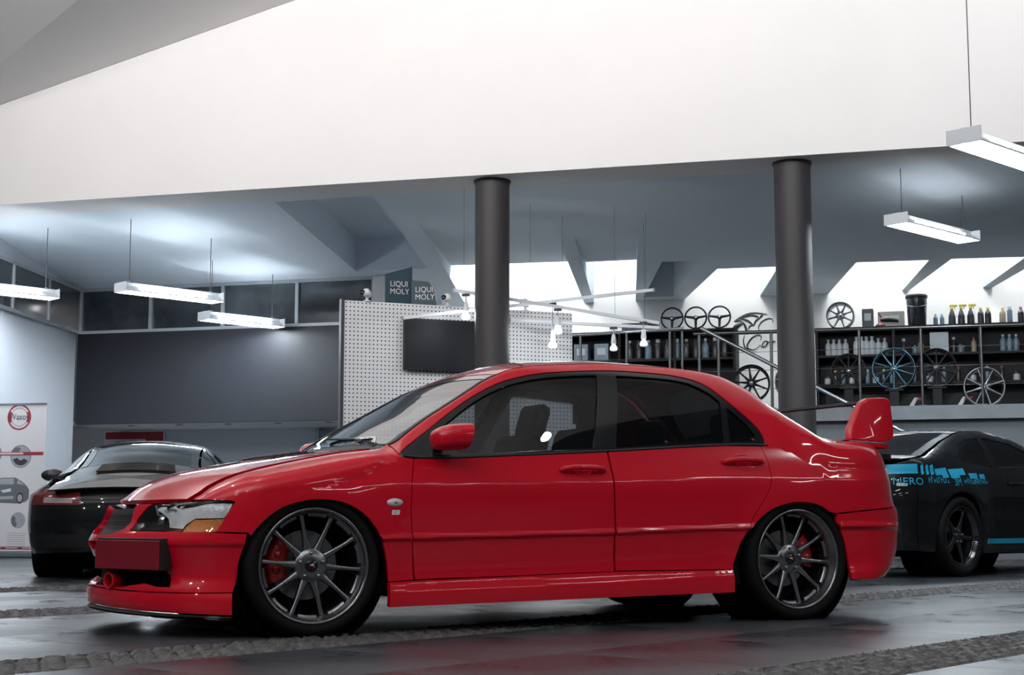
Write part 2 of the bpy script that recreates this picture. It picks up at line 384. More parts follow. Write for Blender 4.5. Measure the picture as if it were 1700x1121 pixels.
# ------------------------------------------------------------------ round columns
for nm,b,lab in (('column',0,'charcoal round column beside the wall screen, left of the two'),('column',3.54,'charcoal round column in front of the wheel shelves, right of the two')):
    e=empty(nm,room(b,0,0),RZ,lab,'column')
    MB().lathe([(.215,0),(.215,.02),(.21,.03),(.206,.05),(.206,4.46),(.21,4.49),(.213,4.50)],48).build('shaft',DGREY,e)
    MB().lathe([(.213,4.50),(.222,4.505),(.222,4.528),(.20,4.53)],48).build('top_collar',DGREY,e)
    MB().lathe([(.24,0),(.24,.012),(.216,.014)],48).build('base_ring',STEEL,e)
# ------------------------------------------------------------------ hanging fluorescent fittings
TUBE=mat('fluorescent_tube',(1,1,1),.4,emit=(.84,.93,1.0),es=150*LAMP)
SLOTLO=mat('lamp_slot_dim',(1,1,1),.4,emit=(.9,.96,1.0),es=32*LAMP)
CABLE=mat('lamp_cable_grey',(.08,.08,.085),.6)
HOUS=mat('lamp_housing_white',(.72,.75,.78),.35)
LD=math.radians(60)   # direction of the fittings in the room frame
def roof_z(n): return cz(n)-.004 if n>.42 else 4.525
def fluor(bL,nL,z,L,ztop,label,tubes=2,cable=True,slot=None):
    e=empty('fluorescent_lamp',room(bL,nL,z),RZ+LD,label,'lamp','hanging fluorescent lamps')
    # local x along the fitting, from its left end; bottom open, tubes under a folded reflector
    mb=MB(); w=.15
    prof=[(-.03,.13),(.03,.13),(.045,.085),(w,.015),(w,.0),(w-.008,.0),(w-.012,.012),(.04,.07),(-.04,.07),(-w+.012,.012),(-w+.008,.0),(-w,.0),(-w,.015),(-.045,.085)]
    V=[(0,y,q) for y,q in prof]+[(L,y,q) for y,q in prof]; n=len(prof)
    mb.add(V,[(i,(i+1)%n,n+(i+1)%n,n+i) for i in range(n)]+[tuple(range(n))[::-1],tuple(range(n,2*n))])
    mb.build('housing',HOUS,e)
    for x in (-.006,L+.006): MB().box((x,0,.06),(.014,2*w+.01,.13),None,.004).build('end_cap',HOUS,e)
    for s in ((-1,1) if tubes==2 else (0,)):
        MB().tube([(.04,s*.065,.028),(L-.04,s*.065,.028)],.019,10).build('tube',TUBE,e)
        for x in (.03,L-.03): MB().box((x,s*.065,.035),(.02,.03,.05)).build('tube_holder',HOUS,e)
    # row of light windows along both flanks of the reflector
    for k in range(6):
        for s in (-1,1): MB().box((L*(.2+.6*k/5),s*(.098),.0495),(L*.085,.012,.022),None).build('light_slot',slot or TUBE,e)
    if cable:
        for x in (.12,L-.12):
            zt=roof_z(nL+x*math.sin(LD)) if ztop is None else ztop; MB().tube([(x,0,.13),(x,0,zt-z)],.005,6).build('cable',CABLE,e); MB().lathe([(.02,.13),(.02,.145),(.004,.16)],10,T3(x,0,0)).build('cable_gripper',STEEL,e)
    return e
fluor(-5.30,.66,3.50,1.5,None,'hanging fluorescent lamp in front of the night windows, nearest the camera of the middle pair')
fluor(-5.22,2.90,3.40,1.32,None,'hanging fluorescent lamp lowest above the right end of the black bulkhead')
fluor(-7.30,-.25,3.50,1.5,None,'hanging fluorescent lamp cut off by the left edge of the photo')
fluor(4.66,.44,3.85,1.62,None,'hanging fluorescent lamp under the grey ceiling right of the right column',slot=SLOTLO)
fluor(5.32,-4.60,3.54,1.6,8.6,'hanging fluorescent lamp before the white fascia at the right edge',slot=SLOTLO)
def pchip(xs,ys):
    xs=np.array(xs,float); ys=np.array(ys,float); h=np.diff(xs); d=np.diff(ys)/h; n=len(xs)
    m=np.zeros(n)
    for i in range(1,n-1):
        if d[i-1]*d[i]>0:
            w1=2*h[i]+h[i-1]; w2=h[i]+2*h[i-1]; m[i]=(w1+w2)/(w1/d[i-1]+w2/d[i])
    m[0]=d[0]; m[-1]=d[-1]
    def f(x):
        x=min(max(x,xs[0]),xs[-1]); i=min(max(int(np.searchsorted(xs,x))-1,0),n-2)
        t=(x-xs[i])/h[i]; t2=t*t; t3=t2*t
        return float((2*t3-3*t2+1)*ys[i]+(t3-2*t2+t)*h[i]*m[i]+(-2*t3+3*t2)*ys[i+1]+(t3-t2)*h[i]*m[i+1])
    return f
def lin(tab): 
    return pchip([a for a,b in tab],[b for a,b in tab])
class Skin:
    # side surface S(u,z) and top surface T(x,v); front at -x; half-width positive
    def __init__(s,**k):
        s.__dict__.update(k)
        s.tn=s._arc(s.pn,s.xs-s.xn(s.zref),s.w(s.xs,s.zref)); s.tt=s._arc(s.pt,s.xt(s.zref)-s.xe,s.w(s.xe,s.zref))
    def _arc(s,p,a,b):
        th=np.linspace(0,math.pi/2,400); X=a*np.cos(th)**(2/p); Y=b*np.sin(th)**(2/p)
        L=np.concatenate([[0],np.cumsum(np.hypot(np.diff(X),np.diff(Y)))]); return th,L/L[-1]
    def w(s,x,z):
        zb=s.zb(x); 
        if z<=zb: return s.low(x,z)
        zt=s.ztop(x); t=min(max((z-zb)/max(zt-zb,1e-4),0),1.0); wb=s.low(x,zb); yt=s.ytop(x); e=s.rnd(x)
        g=e*(1-t**2.6)**.5+(1-e)*(1-.87*t-.13*t**6)
        return yt+(wb-yt)*g
    def S(s,u,z):
        if u<s.xs:
            q=max(u-(s.xs-1),0); th=float(np.interp(q,s.tn[1],s.tn[0])); zz=min(z,s.zb(s.xs)); w=s.low(s.xs,zz)
            x=s.xs-(s.xs-s.xn(z))*math.cos(th)**(2/s.pn); k=s.w(x,z)/s.low(x,min(z,s.zb(x)))
            return (x, k*w*math.sin(th)**(2/s.pn), z)
        if u>s.xe:
            q=max(1-(u-s.xe),0); th=float(np.interp(q,s.tt[1],s.tt[0])); w=s.w(s.xe,z)
            return (s.xe+(s.xt(z)-s.xe)*max(math.cos(th),0)**(2/s.pt), w*math.sin(th)**(2/s.pt), z)
        return (u,s.w(u,z),z)
    def ye(s,x):
        if x>=s.xs: return s.ytop(x)
        z=s.ztop(x); c=min((s.xs-x)/(s.xs-s.xn(z)),1.0); w=s.low(s.xs,min(z,s.zb(s.xs)))
        return s.ytop(x)/s.low(x,s.zb(x))*w*(1-c**s.pn)**(1/s.pn)
    def T(s,x,v):
        return (x+s.bow(x)*(1-v*v)*(-1), v*s.ye(x), s.ztop(x)+s.crown(x)*(1-v*v))
def bump(r,c,w): return math.exp(-((r-c)/w)**2)
prof=lin([(.09,.852),(.13,.868),(.2,.872),(.25,.862),(.30,.860),(.41,.870),(.436,.874),(.447,.888),(.455,.889),(.468,.8815),(.55,.885),(.66,.888),(.695,.886),(.72,.879),(.76,.866),(.90,.826)])
shear=lin([(-1,-.035),(0,-.02),(.5,-.012),(1.5,.0),(2.15,.012),(3.6,.02)])
def low(x,z):
    w=prof(z-shear(x)*1.6)
    for cxw in (0,2.625):
        r=math.hypot(x-cxw,z-.27); w+=.012*bump(r,.33,.10)*(1 if z>.1 else 0)
    return w
Z=lin
evo=Skin(xs=-.22,xe=2.98,pn=2.0,pt=2.5,zref=.4,low=low,
 xn=Z([(.09,-.74),(.13,-.775),(.17,-.782),(.21,-.775),(.27,-.735),(.36,-.765),(.41,-.785),(.45,-.765),(.50,-.72),(.57,-.69),(.62,-.66),(.75,-.6)]),
 xt=Z([(.18,3.36),(.22,3.47),(.29,3.56),(.375,3.60),(.53,3.605),(.575,3.59),(.612,3.545),(.79,3.51),(.86,3.49),(.93,3.46),(1.0,3.44)]),
 zb=Z([(-.6,.585),(-.497,.585),(-.4,.60),(-.3,.615),(0,.655),(.2,.70),(.38,.785),(.412,.80),(.496,.792),(.984,.813),(1.525,.844),(2.437,.893),(2.56,.88),(2.75,.80),(3.0,.78),(3.5,.78)]),
 ztop=Z([(-.56,.585),(-.497,.606),(-.412,.667),(-.32,.712),(-.173,.752),(-.026,.784),(.17,.82),(.34,.842),(.43,.870),(.499,.915),(.616,.990),(.734,1.058),(.855,1.127),(.979,1.198),(1.04,1.226),(1.122,1.258),(1.264,1.284),(1.437,1.299),(1.733,1.315),(1.976,1.311),(2.209,1.301),(2.362,1.279),(2.503,1.221),(2.632,1.127),(2.761,1.034),(2.897,.954),(3.049,.935),(3.3,.928),(3.5,.915)]),
 ytop=Z([(-.6,.80),(-.497,.77),(-.412,.71),(-.32,.685),(-.173,.665),(-.026,.66),(.3,.685),(.43,.71),(.499,.688),(.616,.650),(.734,.616),(.855,.582),(.979,.548),(1.05,.540),(1.264,.528),(1.733,.512),(2.209,.519),(2.362,.530),(2.503,.559),(2.632,.606),(2.761,.653),(2.897,.693),(3.1,.705),(3.5,.69)]),
 rnd=Z([(-.6,1),(.28,1),(.42,.15),(.6,.12),(2.4,.12),(2.6,.3),(2.85,.9),(3.5,1)]),
 bow=Z([(-.6,.165),(-.4,.12),(0,.05),(.4,.04),(.7,.01),(1.05,.0),(1.5,0),(2.2,-.02),(2.35,-.08),(2.7,-.10),(2.9,-.06),(3.4,-.05),(3.5,-.06)]),
 crown=Z([(-.56,-.012),(-.4,.012),(-.2,.018),(0,.014),(.3,.010),(.45,.015),(.7,.015),(1.05,.025),(1.4,.05),(2.0,.05),(2.4,.035),(2.8,.02),(3.0,.015),(3.5,.012)]))
# ------------------------------------------------------------------ car paint and shared car materials
RED=mat('car_paint_red',(.60,.002,.017),.35,coat=1.0,spec=.12,noise=.02,nscale=300)
CARGLASS=glass('side_window_glass',(.46,.49,.51),.05)
SCREENGL=glass('windscreen_glass',(.50,.55,.58),.05)
LENS=glass('lamp_lens_clear',(.92,.94,.95),.05)
REFL=mat('lamp_reflector_whitened',(.98,.98,1.0),.25,metal=.3,coat=1.0,bump=.25,bscale=40)  # near-white, mostly non-metal: the lamps' reflections are put into the colour
AMBER=mat('lamp_amber',(.85,.26,.02),.25,coat=.5,bump=.4,bscale=120)
LAMPBLK=mat('lamp_bezel_black',(.02,.02,.022),.3,coat=.4)
GUN=mat('rim_gunmetal',(.26,.26,.27),.25,metal=.95)
GUND=mat('rim_barrel_dark',(.10,.10,.105),.32,metal=.9)
DISC=mat('brake_disc_iron',(.20,.20,.20),.4,metal=.8)
CALI=mat('caliper_red',(.35,.01,.012),.3,coat=.6)
INT=mat('cabin_dark_fabric',(.014,.014,.016),.8)
GREYI=mat('cabin_grey_trim',(.06,.065,.07),.7)
UNDER=mat('underbody_black',(.004,.004,.004),.9,spec=.1)
def cm(fn,t0,t1,n): return [fn(t0+(t1-t0)*i/n) for i in range(n+1)]
def arch(cx,cz,rx,rz,a0,a1,n=24): return [(cx+rx*math.cos(math.radians(a0+(a1-a0)*i/n)),cz+rz*math.sin(math.radians(a0+(a1-a0)*i/n))) for i in range(n+1)]
def make_wheel(car,loc,flip,lip,r_rim=.2574,r_tyre=.311,width=.235,spokes=10,phase=-5,rimmat=None,barmat=None,tyremat=None,caliper=True,cap_mark=True,spw=1.0,discr=.155,phase_cal=180):
    """wheel whose outer face lies at local y=0 looking to -y; part 'wheel' = rim barrel, sub-parts below it"""
    rm=rimmat or GUN; M=RX(math.pi/2)   # lathe z -> -y
    Rr=r_rim
    mb=MB().lathe([(Rr-.004,-.006),(Rr,.0),(Rr-.004,.004),(Rr-.011,.003),(Rr-.016,-.004),(Rr-.0165,-.012),(Rr-.024,-.020),(Rr-.030,-lip),(Rr-.034,-lip-.03),(Rr-.036,-width+.02),(Rr-.01,-width)],72,M)
    w=mb.build('wheel',rm,car); w.location=loc; w.rotation_euler=(0,0,math.pi if flip else 0)
    tw=.5*(r_tyre-Rr)
    prof=[(Rr-.002,-.004),(Rr+.004,.006),(Rr+tw,.012),(r_tyre-.012,.004),(r_tyre-.004,-.008),(r_tyre,-.03),(r_tyre,-width+.03),(r_tyre-.004,-width+.008),(r_tyre-.012,-width-.004),(Rr,-width)]
    MB().lathe(prof,72,M).build('tyre',tyremat or RUBBER,w)
    # tread grooves
    mb=MB()
    for h in (-.07,-.118,-.166): mb.lathe([(r_tyre+.0008,h-.004),(r_tyre+.0008,h+.004)],60,M)
    mb.build('tread_groove',UNDER,w)
    MB().lathe([(.03,-lip-.055),(Rr-.05,-lip-.115)],40,M).build('inner_shade',UNDER,w) if False else None
    hubd=lip+.012; r1=Rr-.031
    def spoke_mesh():
        mb=MB(); N=9; V=[];F=[]
        for i in range(N+1):
            t=i/N; rr=.052+(r1-.052)*t
            hw=(.0085+.011*(1-t)**2.2+.0035*max(0,t-.8)*5)*spw; yf=-hubd+.004*math.sin(math.pi*t)+(hubd-lip-.002)*t**2
            th=.020+.014*(1-t)
            for (x,y) in ((-hw,-th),(-hw,-.004),(-hw*.45,0),(hw*.45,0),(hw,-.004),(hw,-th)): V.append((x,yf+y,rr))
        for i in range(N):
            for j in range(6): F.append((i*6+j,i*6+(j+1)%6,(i+1)*6+(j+1)%6,(i+1)*6+j))
        # local: x tangential, y = outward depth (negative = recessed), z radial -> object axes
        V=[(x,-y,z) for x,y,z in V]
        mb.add(V,F,True); mb.add([V[k] for k in range(N*6,N*6+6)],[tuple(range(6))],False); return mb
    first=None
    for k in range(spokes):
        if first is None: first=spoke_mesh().build('spoke',rm,w); o=first
        else: o=link('spoke',first.data,None,w)
        o.rotation_euler=(0,math.radians(90-(phase+k*360/spokes)),0)
    # spoke feet ring, hub, cap, nuts
    MB().lathe([(.030,-hubd+.004),(.070,-hubd+.004),(.078,-hubd-.004),(.080,-hubd-.03)],40,M).build('hub',rm,w)
    cp=MB().lathe([(0,-hubd+.012),(.024,-hubd+.011),(.029,-hubd+.006),(.030,-hubd)],28,M).build('centre_cap',BLACKG,w)
    if cap_mark:
        Y=hubd-.0125
        MB().add([(-.012,Y,.002),(.002,Y,.006),(.010,Y,.006),(.001,Y,.000)],[(0,1,2,3)]).build('cap_emblem',mat('emblem_white',(.8,.8,.8),.4),w)
        MB().add([(.001,Y,.000),(.010,Y,.004),(.014,Y,-.008),(.006,Y,-.006)],[(0,1,2,3)]).build('cap_emblem',mat('emblem_red',(.6,.03,.02),.4),w)
    for k in range(5):
        a=math.radians(90+72*k); 
        o=MB().lathe([(0,-hubd+.016),(.007,-hubd+.016),(.0085,-hubd+.012),(.0085,-hubd-.01)],6,T3(.055*math.cos(a),0,.055*math.sin(a))@M).build('wheel_nut',STEEL,w)
    # bright steps of the barrel between the spoke ends
    a1=math.radians(360/spokes-14); fs_=None
    for k in range(spokes):
        if fs_ is None: fs_=MB().lathe([(r1+.003,-lip+.004),(r1-.010,-lip+.002),(r1-.011,-lip-.02),(r1+.002,-lip-.03)],8,M,True,0,a1).build('rim_step',rm,w); o=fs_
        else: o=link('rim_step',fs_.data,None,w)
        o.rotation_euler=(0,-math.radians(phase+k*360/spokes+7),0)
    MB().lathe([(.06,-width*.62),(discr,-width*.62),(discr,-width*.62-.026),(.06,-width*.62-.026)],48,M,True,sharp=True).build('brake_disc',DISC,w)
    MB().lathe([(.0,-width*.62-.05),(Rr-.04,-width*.62-.05)],40,M).build('backing_plate',UNDER,w)
    if caliper:
        a0=math.radians(phase_cal-38); a1=math.radians(phase_cal+30); y0=-width*.62+.045
        mb=MB().lathe([(discr-.055,y0-.005),(discr-.045,y0),(discr+.012,y0),(discr+.026,y0-.012),(discr+.028,y0-.085)],16,M,True,a0,a1)
        mb.lathe([(discr-.055,y0-.09),(discr-.055,y0-.005)],16,M,True,a0,a1); c=mb.build('brake_caliper',CALI,w)
        for q in (-16,12):
            a=math.radians(phase_cal+q); mb=MB().lathe([(0,y0+.006),(.016,y0+.006),(.02,y0-.002)],14,T3((discr-.012)*math.cos(a),0,(discr-.012)*math.sin(a))@M)
            mb.build('caliper_piston',CALI,w)
    return w
# ------------------------------------------------------------------ RED SEDAN
S=evo.S; TOP=evo.T
car=empty('sedan_car',(0,0,0),0,'bright red four-door sedan with a tall rear wing and gunmetal ten-spoke wheels','car')
ZT=evo.ztop; ZB=evo.zb
def tpanel(name,m,outline,**k):   # panel on the top surface spanning both sides: v in -1..1
    fn=lambda x,v:(lambda p:(p[0],p[1],p[2]))(TOP(x,v))
    k.setdefault('du',.05); k.setdefault('dv',.10); k.setdefault('gap',.0); k.setdefault('res',.05)
    return panel(name,m,car,fn,outline,sides=(1,),**k)[0]
farch_=[(-.350,.104),(-.339,.222),(-.330,.322),(-.297,.42),(-.247,.5),(-.157,.566),(-.05,.596),(.041,.600),(.140,.582),(.229,.530),(.300,.443),(.338,.333),(.351,.210),(.350,.121)]
rarch_=[(2.221,.149),(2.216,.261),(2.240,.338),(2.282,.425),(2.369,.514),(2.464,.572),(2.593,.600),(2.738,.588),(2.834,.530),(2.905,.422),(2.937,.317),(2.952,.206)]
def smoothpoly(P,n=4):
    out=[]
    for i in range(len(P)-1):
        p0=P[max(i-1,0)];p1=P[i];p2=P[i+1];p3=P[min(i+2,len(P)-1)]
        for k in range(n):
            t=k/n; out.append(tuple(.5*((2*p1[j])+(-p0[j]+p2[j])*t+(2*p0[j]-5*p1[j]+4*p2[j]-p3[j])*t*t+(-p0[j]+3*p1[j]-3*p2[j]+p3[j])*t**3) for j in (0,1)))
    return out+[P[-1]]
FAR=smoothpoly(farch_); RAR=smoothpoly(rarch_)
def cut(P,z0,front=True):   # arch points above z0
    return [p for p in P if p[1]>=z0]
fd_front=[(.479,.792),(.456,.685),(.451,.548),(.464,.413),(.483,.242)]
rd_front=[(1.508,.843),(1.517,.722),(1.533,.266)]
rd_rear=smoothpoly([(2.423,.889),(2.451,.811),(2.449,.706),(2.417,.641),(2.336,.528),(2.29,.436)])
black_outer=smoothpoly([(.412,.808),(.454,.839),(.578,.918),(.702,1.0),(.827,1.078),(.946,1.142),(1.061,1.191),(1.173,1.221),(1.288,1.242),(1.465,1.26),(1.7,1.273),(1.938,1.269),(2.085,1.257),(2.219,1.22),(2.327,1.125),(2.432,1.012),(2.462,.945),(2.448,.896)])
skirt_top=[(.360,.234),(.477,.239),(.964,.250),(1.533,.264),(2.224,.263)]
# front wing
hl_rear=[(-.431,.459),(-.405,.534),(-.376,.588),(-.392,.594),(-.488,.598),(-.573,.600)]
arch_hi=[p for p in FAR if p[1]>.456 or p[0]>0]
seam=[(x,ZT(x)-.003) for x in np.linspace(-.497,.36,26)]
useam=[]
for x,z in seam:      # x -> u on the nose
    if x>=evo.xs: useam.append((x,z)); continue
    lo,hi=evo.xs-1,evo.xs
    for _ in range(30):
        m_=(lo+hi)/2
        if S(m_,z)[0]<x: lo=m_
        else: hi=m_
    useam.append((lo,z))
fend=[(-.301,.456)]+[p for p in FAR[1:] if (p[0]>-.29 or p[1]>.46) and p[1]>.236]+[(.352,.234),(.477,.240)]+fd_front[::-1][1:]+[(.440,.795),(.412,.803),(.40,.862)]+useam[::-1]+hl_rear[::-1]
panel('front_wing',RED,car,S,fend,du=.03,dv=.012)
fdoor=fd_front+[(.964,.250),(1.530,.263)]+[(1.514,.722),(1.505,.842)]+[(x,ZB(x)) for x in (1.25,.984,.75,.6)]
fdo=panel('front_door',RED,car,S,fdoor,du=.04,dv=.009,res=.012)
rdoor=[(1.511,.844),(1.520,.722),(1.536,.265),(2.218,.263)]+[p for p in RAR if p[1]>.27 and p[0]<2.29]+rd_rear[::-1]+[(x,ZB(x)) for x in (2.2,1.9,1.7)]
rdo=panel('rear_door',RED,car,S,rdoor,du=.04,dv=.009,res=.012)
sk=[(.351,.121)]+[(x,.121+(x-.36)*.0152) for x in (.8,1.4,2.0)]+[(2.221,.149),(2.216,.261)]+skirt_top[::-1][1:-1]+[(.352,.234)]
panel('side_skirt',RED,car,S,sk,du=.04,dv=.012,flange=.03,off=.006,res=.012)
# upper body side: A-pillar, roof rail, C-pillar and rear quarter in one pressing
tail_u=[(3.30,.905),(3.33,.80),(3.30,.655),(3.28,.585)]
def tu(x,z):
    lo,hi=evo.xe,evo.xe+1
    for _ in range(30):
        m_=(lo+hi)/2
        if S(m_,z)[0]>x: hi=m_
        else: lo=m_
    return lo
topline=[(x,ZT(x)-.002) for x in np.linspace(.405,2.97,110)]+[(tu(x,ZT(x)-.003),ZT(x)-.003) for x in np.linspace(3.0,3.36,10)]
side=[(.405,.862),(.412,.812)]+black_outer[1:]+[(2.43,.890)]+rd_rear[1:]+[p for p in RAR if p[0]>2.29 and p[1]>.50 or (p[0]>2.6 and p[1]>.545)]
arch_end=[p for p in RAR if p[0]>2.6 and p[1]>.545][-1]
side=[(.405,.862),(.412,.812)]+black_outer[1:]+[(2.43,.890)]+rd_rear[1:]+[p for p in RAR if 2.285<p[0]<2.83 and p[1]>.43]+[(2.855,.545),(2.94,.552),(3.10,.567),(3.30,.582),(3.50,.585),(3.49,.80),(3.475,.905)]+topline[::-1]
panel('body_side',RED,car,S,side,du=.03,dv=.018)
# rear bumper
rb=[(2.860,.542)]+[p for p in RAR if p[0]>2.84 and p[1]<.53]+[(2.955,.200),(3.10,.198),(3.25,.205),(3.5,.215),(3.978,.22),(3.978,.60),(3.72,.60),(3.50,.582),(3.30,.579),(3.10,.564),(2.94,.549)]
panel('rear_bumper',RED,car,S,rb,du=.035,dv=.02)
panel('rear_lamp',mat('tail_lens',(.75,.75,.76),.12,coat=.6,metal=.3),car,S,[(3.335,.795),(3.47,.80),(3.49,.60),(3.36,.60),(3.345,.66)],off=.004,du=.03,dv=.03)
panel('rear_lamp_red',mat('tail_red_lens',(.35,.008,.01),.12,coat=.8),car,S,[(3.50,.80),(3.70,.80),(3.70,.62),(3.505,.605)],off=.002,du=.03,dv=.03)
panel('tail_panel',RED,car,S,[(3.49,.905),(3.51,.80),(3.715,.80),(3.715,.605),(3.978,.605),(3.978,.91)],du=.05,dv=.03)
# front bumper, lip, grille, lamps
NC=evo.xs-1+.001
bump_=[(-.301,.452)]+[p for p in FAR[::-1] if p[0]<-.30 and p[1]>.205]+[(-.344,.201),(-.49,.198),(-.618,.198),(-.69,.198),(-.9,.20),(NC,.205),(NC,.215),(-.9,.215),(-.76,.236),(-.68,.222),(-.612,.222),(-.638,.268),(-.70,.33),(NC,.34),(NC,.376),(-1.03,.376),(-1.02,.412),(NC,.412),(NC,.445),(-1.03,.448),(-.955,.47),(-.945,.50),(-.968,.562),(-.96,.583),(-.83,.583),(-.855,.566),(-.90,.516),(-.893,.464),(-.743,.463),(-.579,.461),(-.431,.459)]
panel('front_bumper',RED,car,S,bump_,du=.03,dv=.016,flange=.03)
lip_=[(-.344,.199),(-.351,.104),(-.525,.110),(-.736,.114),(-.9,.120),(NC,.126),(NC,.203),(-.9,.198),(-.69,.196),(-.49,.196)]
panel('front_lip',RED,car,S,lip_,du=.03,dv=.012,flange=.03,off=.004)
panel('splitter_edge',BLACK,car,S,[(-.352,.100),(-.525,.106),(-.9,.116),(NC,.122),(NC,.110),(-.9,.104),(-.525,.096),(-.352,.092)],off=.0,du=.05,dv=.02)
panel('lower_intake',UNDER,car,S,[(NC,.21),(-.60,.21),(-.60,.29),(-.70,.35),(NC,.42)],off=-.05,du=.06,dv=.05,gap=0)
gr=panel('grille',BLACK,car,S,[(NC,.43),(-.93,.44),(-.92,.58),(NC,.575)],off=-.028,du=.05,dv=.03,gap=0)
for g_,s in zip(gr,(-1,1)):
    for z in (.475,.505,.535):
        mb=MB(); P=[S(u,z) for u in np.linspace(NC,-.955,9)]; mb.tube([(p[0]+.012,s*p[1],z) for p in P],.0025,6); mb.build('grille_bar',BLACK,g_)
HLO=[(-.893,.464),(-.900,.516),(-.856,.566),(-.815,.584),(-.659,.593),(-.573,.597),(-.488,.596),(-.392,.592),(-.378,.586),(-.405,.534),(-.431,.460),(-.579,.461),(-.743,.463)]
lens=panel('headlight',LENS,car,S,HLO,off=-.004,gap=.004,du=.03,dv=.02,flange=0)
for side_,L_ in zip((-1,1),lens):
    kw=dict(sides=(side_,),gap=0,flange=0)
    panel('bezel',LAMPBLK,L_,S,HLO,off=-.075,du=.04,dv=.03,**{**kw,'flange':-.07})
    panel('reflector',REFL,L_,S,[(-.835,.572),(-.80,.580),(-.66,.589),(-.57,.593),(-.49,.592),(-.395,.588),(-.408,.545),(-.425,.522),(-.565,.523),(-.605,.500),(-.61,.486),(-.69,.492),(-.72,.525),(-.775,.550)],off=-.030,du=.02,dv=.015,**{**kw,'flange':.008})
    panel('turn_signal',AMBER,L_,S,[(-.60,.468),(-.595,.492),(-.565,.517),(-.418,.517),(-.436,.466)],off=-.028,du=.03,dv=.03,**{**kw,'flange':.03})
    p=Vector(S(-.80,.505)); 
    mb=MB().lathe([(0,.016),(.016,.014),(.028,.004),(.031,-.008),(.036,-.010),(.037,-.04)],24,T3(p.x+.045,side_*(p.y-.03),p.z)@RZm(side_*.55)@RY(-math.pi/2)); mb.build('projector',CHROME,L_)
    panel('lower_strip',mat('lamp_red_strip',(.30,.03,.03),.3),L_,S,[(-.70,.466),(-.61,.466),(-.61,.484),(-.69,.478)],off=-.03,du=.04,dv=.04,**kw)
# intercooler pipe ring in the intake, number plate block on the left of the nose
p=Vector(S(-.99,.228)); 
mb=MB().lathe([(.030,.03),(.036,.036),(.040,.03),(.041,-.05),(.030,-.05),(.030,.03)],28,T3(p.x+.0,-p.y,p.z+.012)@RZm(.35)@RY(-math.pi/2)); mb.build('intake_ring',RED,car)
pd=Vector((.181,-.45,0)).normalized(); pc=Vector((-.708,-.437,.362)); pa=math.atan2(pd.y,pd.x)
pe=MB().box((0,.012,0),(.49,.055,.140),None,.004).build('plate_holder',BLACK,car); pe.location=pc; pe.rotation_euler=(0,0,pa)
MB().box((0,-.022,-.004),(.482,.010,.128),None,.003).build('number_plate',mat('plate_dark_red',(.20,.002,.012),.55),pe)
# bonnet, cowl, glass, roof, boot
HB=[(-.497+.002,-1),(-.497+.002,1),(.31,1),(.31,-1)]
hood=tpanel('bonnet',RED,[(-.50,v) for v in np.linspace(-.985,.985,17)]+[(x,.985) for x in np.linspace(-.45,.33,14)]+[(.335,v) for v in np.linspace(.95,-.95,15)]+[(x,-.985) for x in np.linspace(.33,-.45,14)],flange=.02,du=.04,dv=.06)
vm_=tpanel('bonnet_vent',BLACK,[(.02,-.42),(.02,.42),(.22,.46),(.22,-.46)],off=.004,flange=.006)
for k in range(5):
    x=.045+k*.037; P=[TOP(x,v) for v in np.linspace(-.41,.41,9)]; MB().tube([(p[0],p[1],p[2]+.006) for p in P],.006,6).build('vent_slat',BLACK,vm_)
sc=tpanel('bonnet_scoop',BLACK,[(-.20,-.30),(-.20,-.06),(-.10,-.06),(-.10,-.34)],off=.003,flange=.006)
cowl=tpanel('cowl',BLACK,[(.33,-.99),(.33,.99),(.43,.99),(.43,-.99)],off=-.006,flange=.01)
ws=tpanel('windscreen',SCREENGL,[(.425,v) for v in np.linspace(-.955,.955,13)]+[(x,.955) for x in np.linspace(.5,1.02,10)]+[(1.045,v) for v in np.linspace(.95,-.95,13)]+[(x,-.955) for x in np.linspace(1.02,.5,10)],off=-.004,flange=0)
wsb=tpanel('windscreen_band',BLACKG,[(.995,v) for v in np.linspace(-.95,.95,9)]+[(1.055,v) for v in np.linspace(.95,-.95,9)],off=-.002,flange=0)
roof=tpanel('roof',RED,[(1.05,v) for v in np.linspace(-.995,.995,13)]+[(x,.995) for x in np.linspace(1.15,2.3,14)]+[(2.34,v) for v in np.linspace(.99,-.99,13)]+[(x,-.995) for x in np.linspace(2.3,1.15,14)],flange=.01)
for s in (-1,1):  # pillars' top faces beside the glass
    tpanel('screen_seal',BLACK,[(.40,s*.95),(.40,s*1.0)]+[(x,s*1.0) for x in (.6,.8,1.0)]+[(1.055,s*1.0),(1.055,s*.95)]+[(x,s*.95) for x in (1.0,.8,.6)],flange=.012,du=.05,dv=.03)
    tpanel('pillar_edge',RED,[(2.335,s*.90),(2.335,s*1.0)]+[(x,s*1.0) for x in (2.5,2.7,2.85)]+[(2.88,s*1.0),(2.88,s*.90)]+[(x,s*.90) for x in (2.7,2.5)],flange=.012,du=.05,dv=.03)
rg=tpanel('rear_screen',SCREENGL,[(2.345,v) for v in np.linspace(-.9,.9,9)]+[(2.6,.9),(2.85,v:=.9)]+[(2.865,v) for v in np.linspace(.88,-.88,9)]+[(2.6,-.9)],off=-.004,flange=0)
boot=tpanel('boot_lid',RED,[(2.88,v) for v in np.linspace(-.99,.99,9)]+[(x,.99) for x in (3.0,3.2,3.38)]+[(3.40,v) for v in np.linspace(.98,-.98,9)]+[(x,-.99) for x in (3.38,3.2,3.0)],flange=.02)
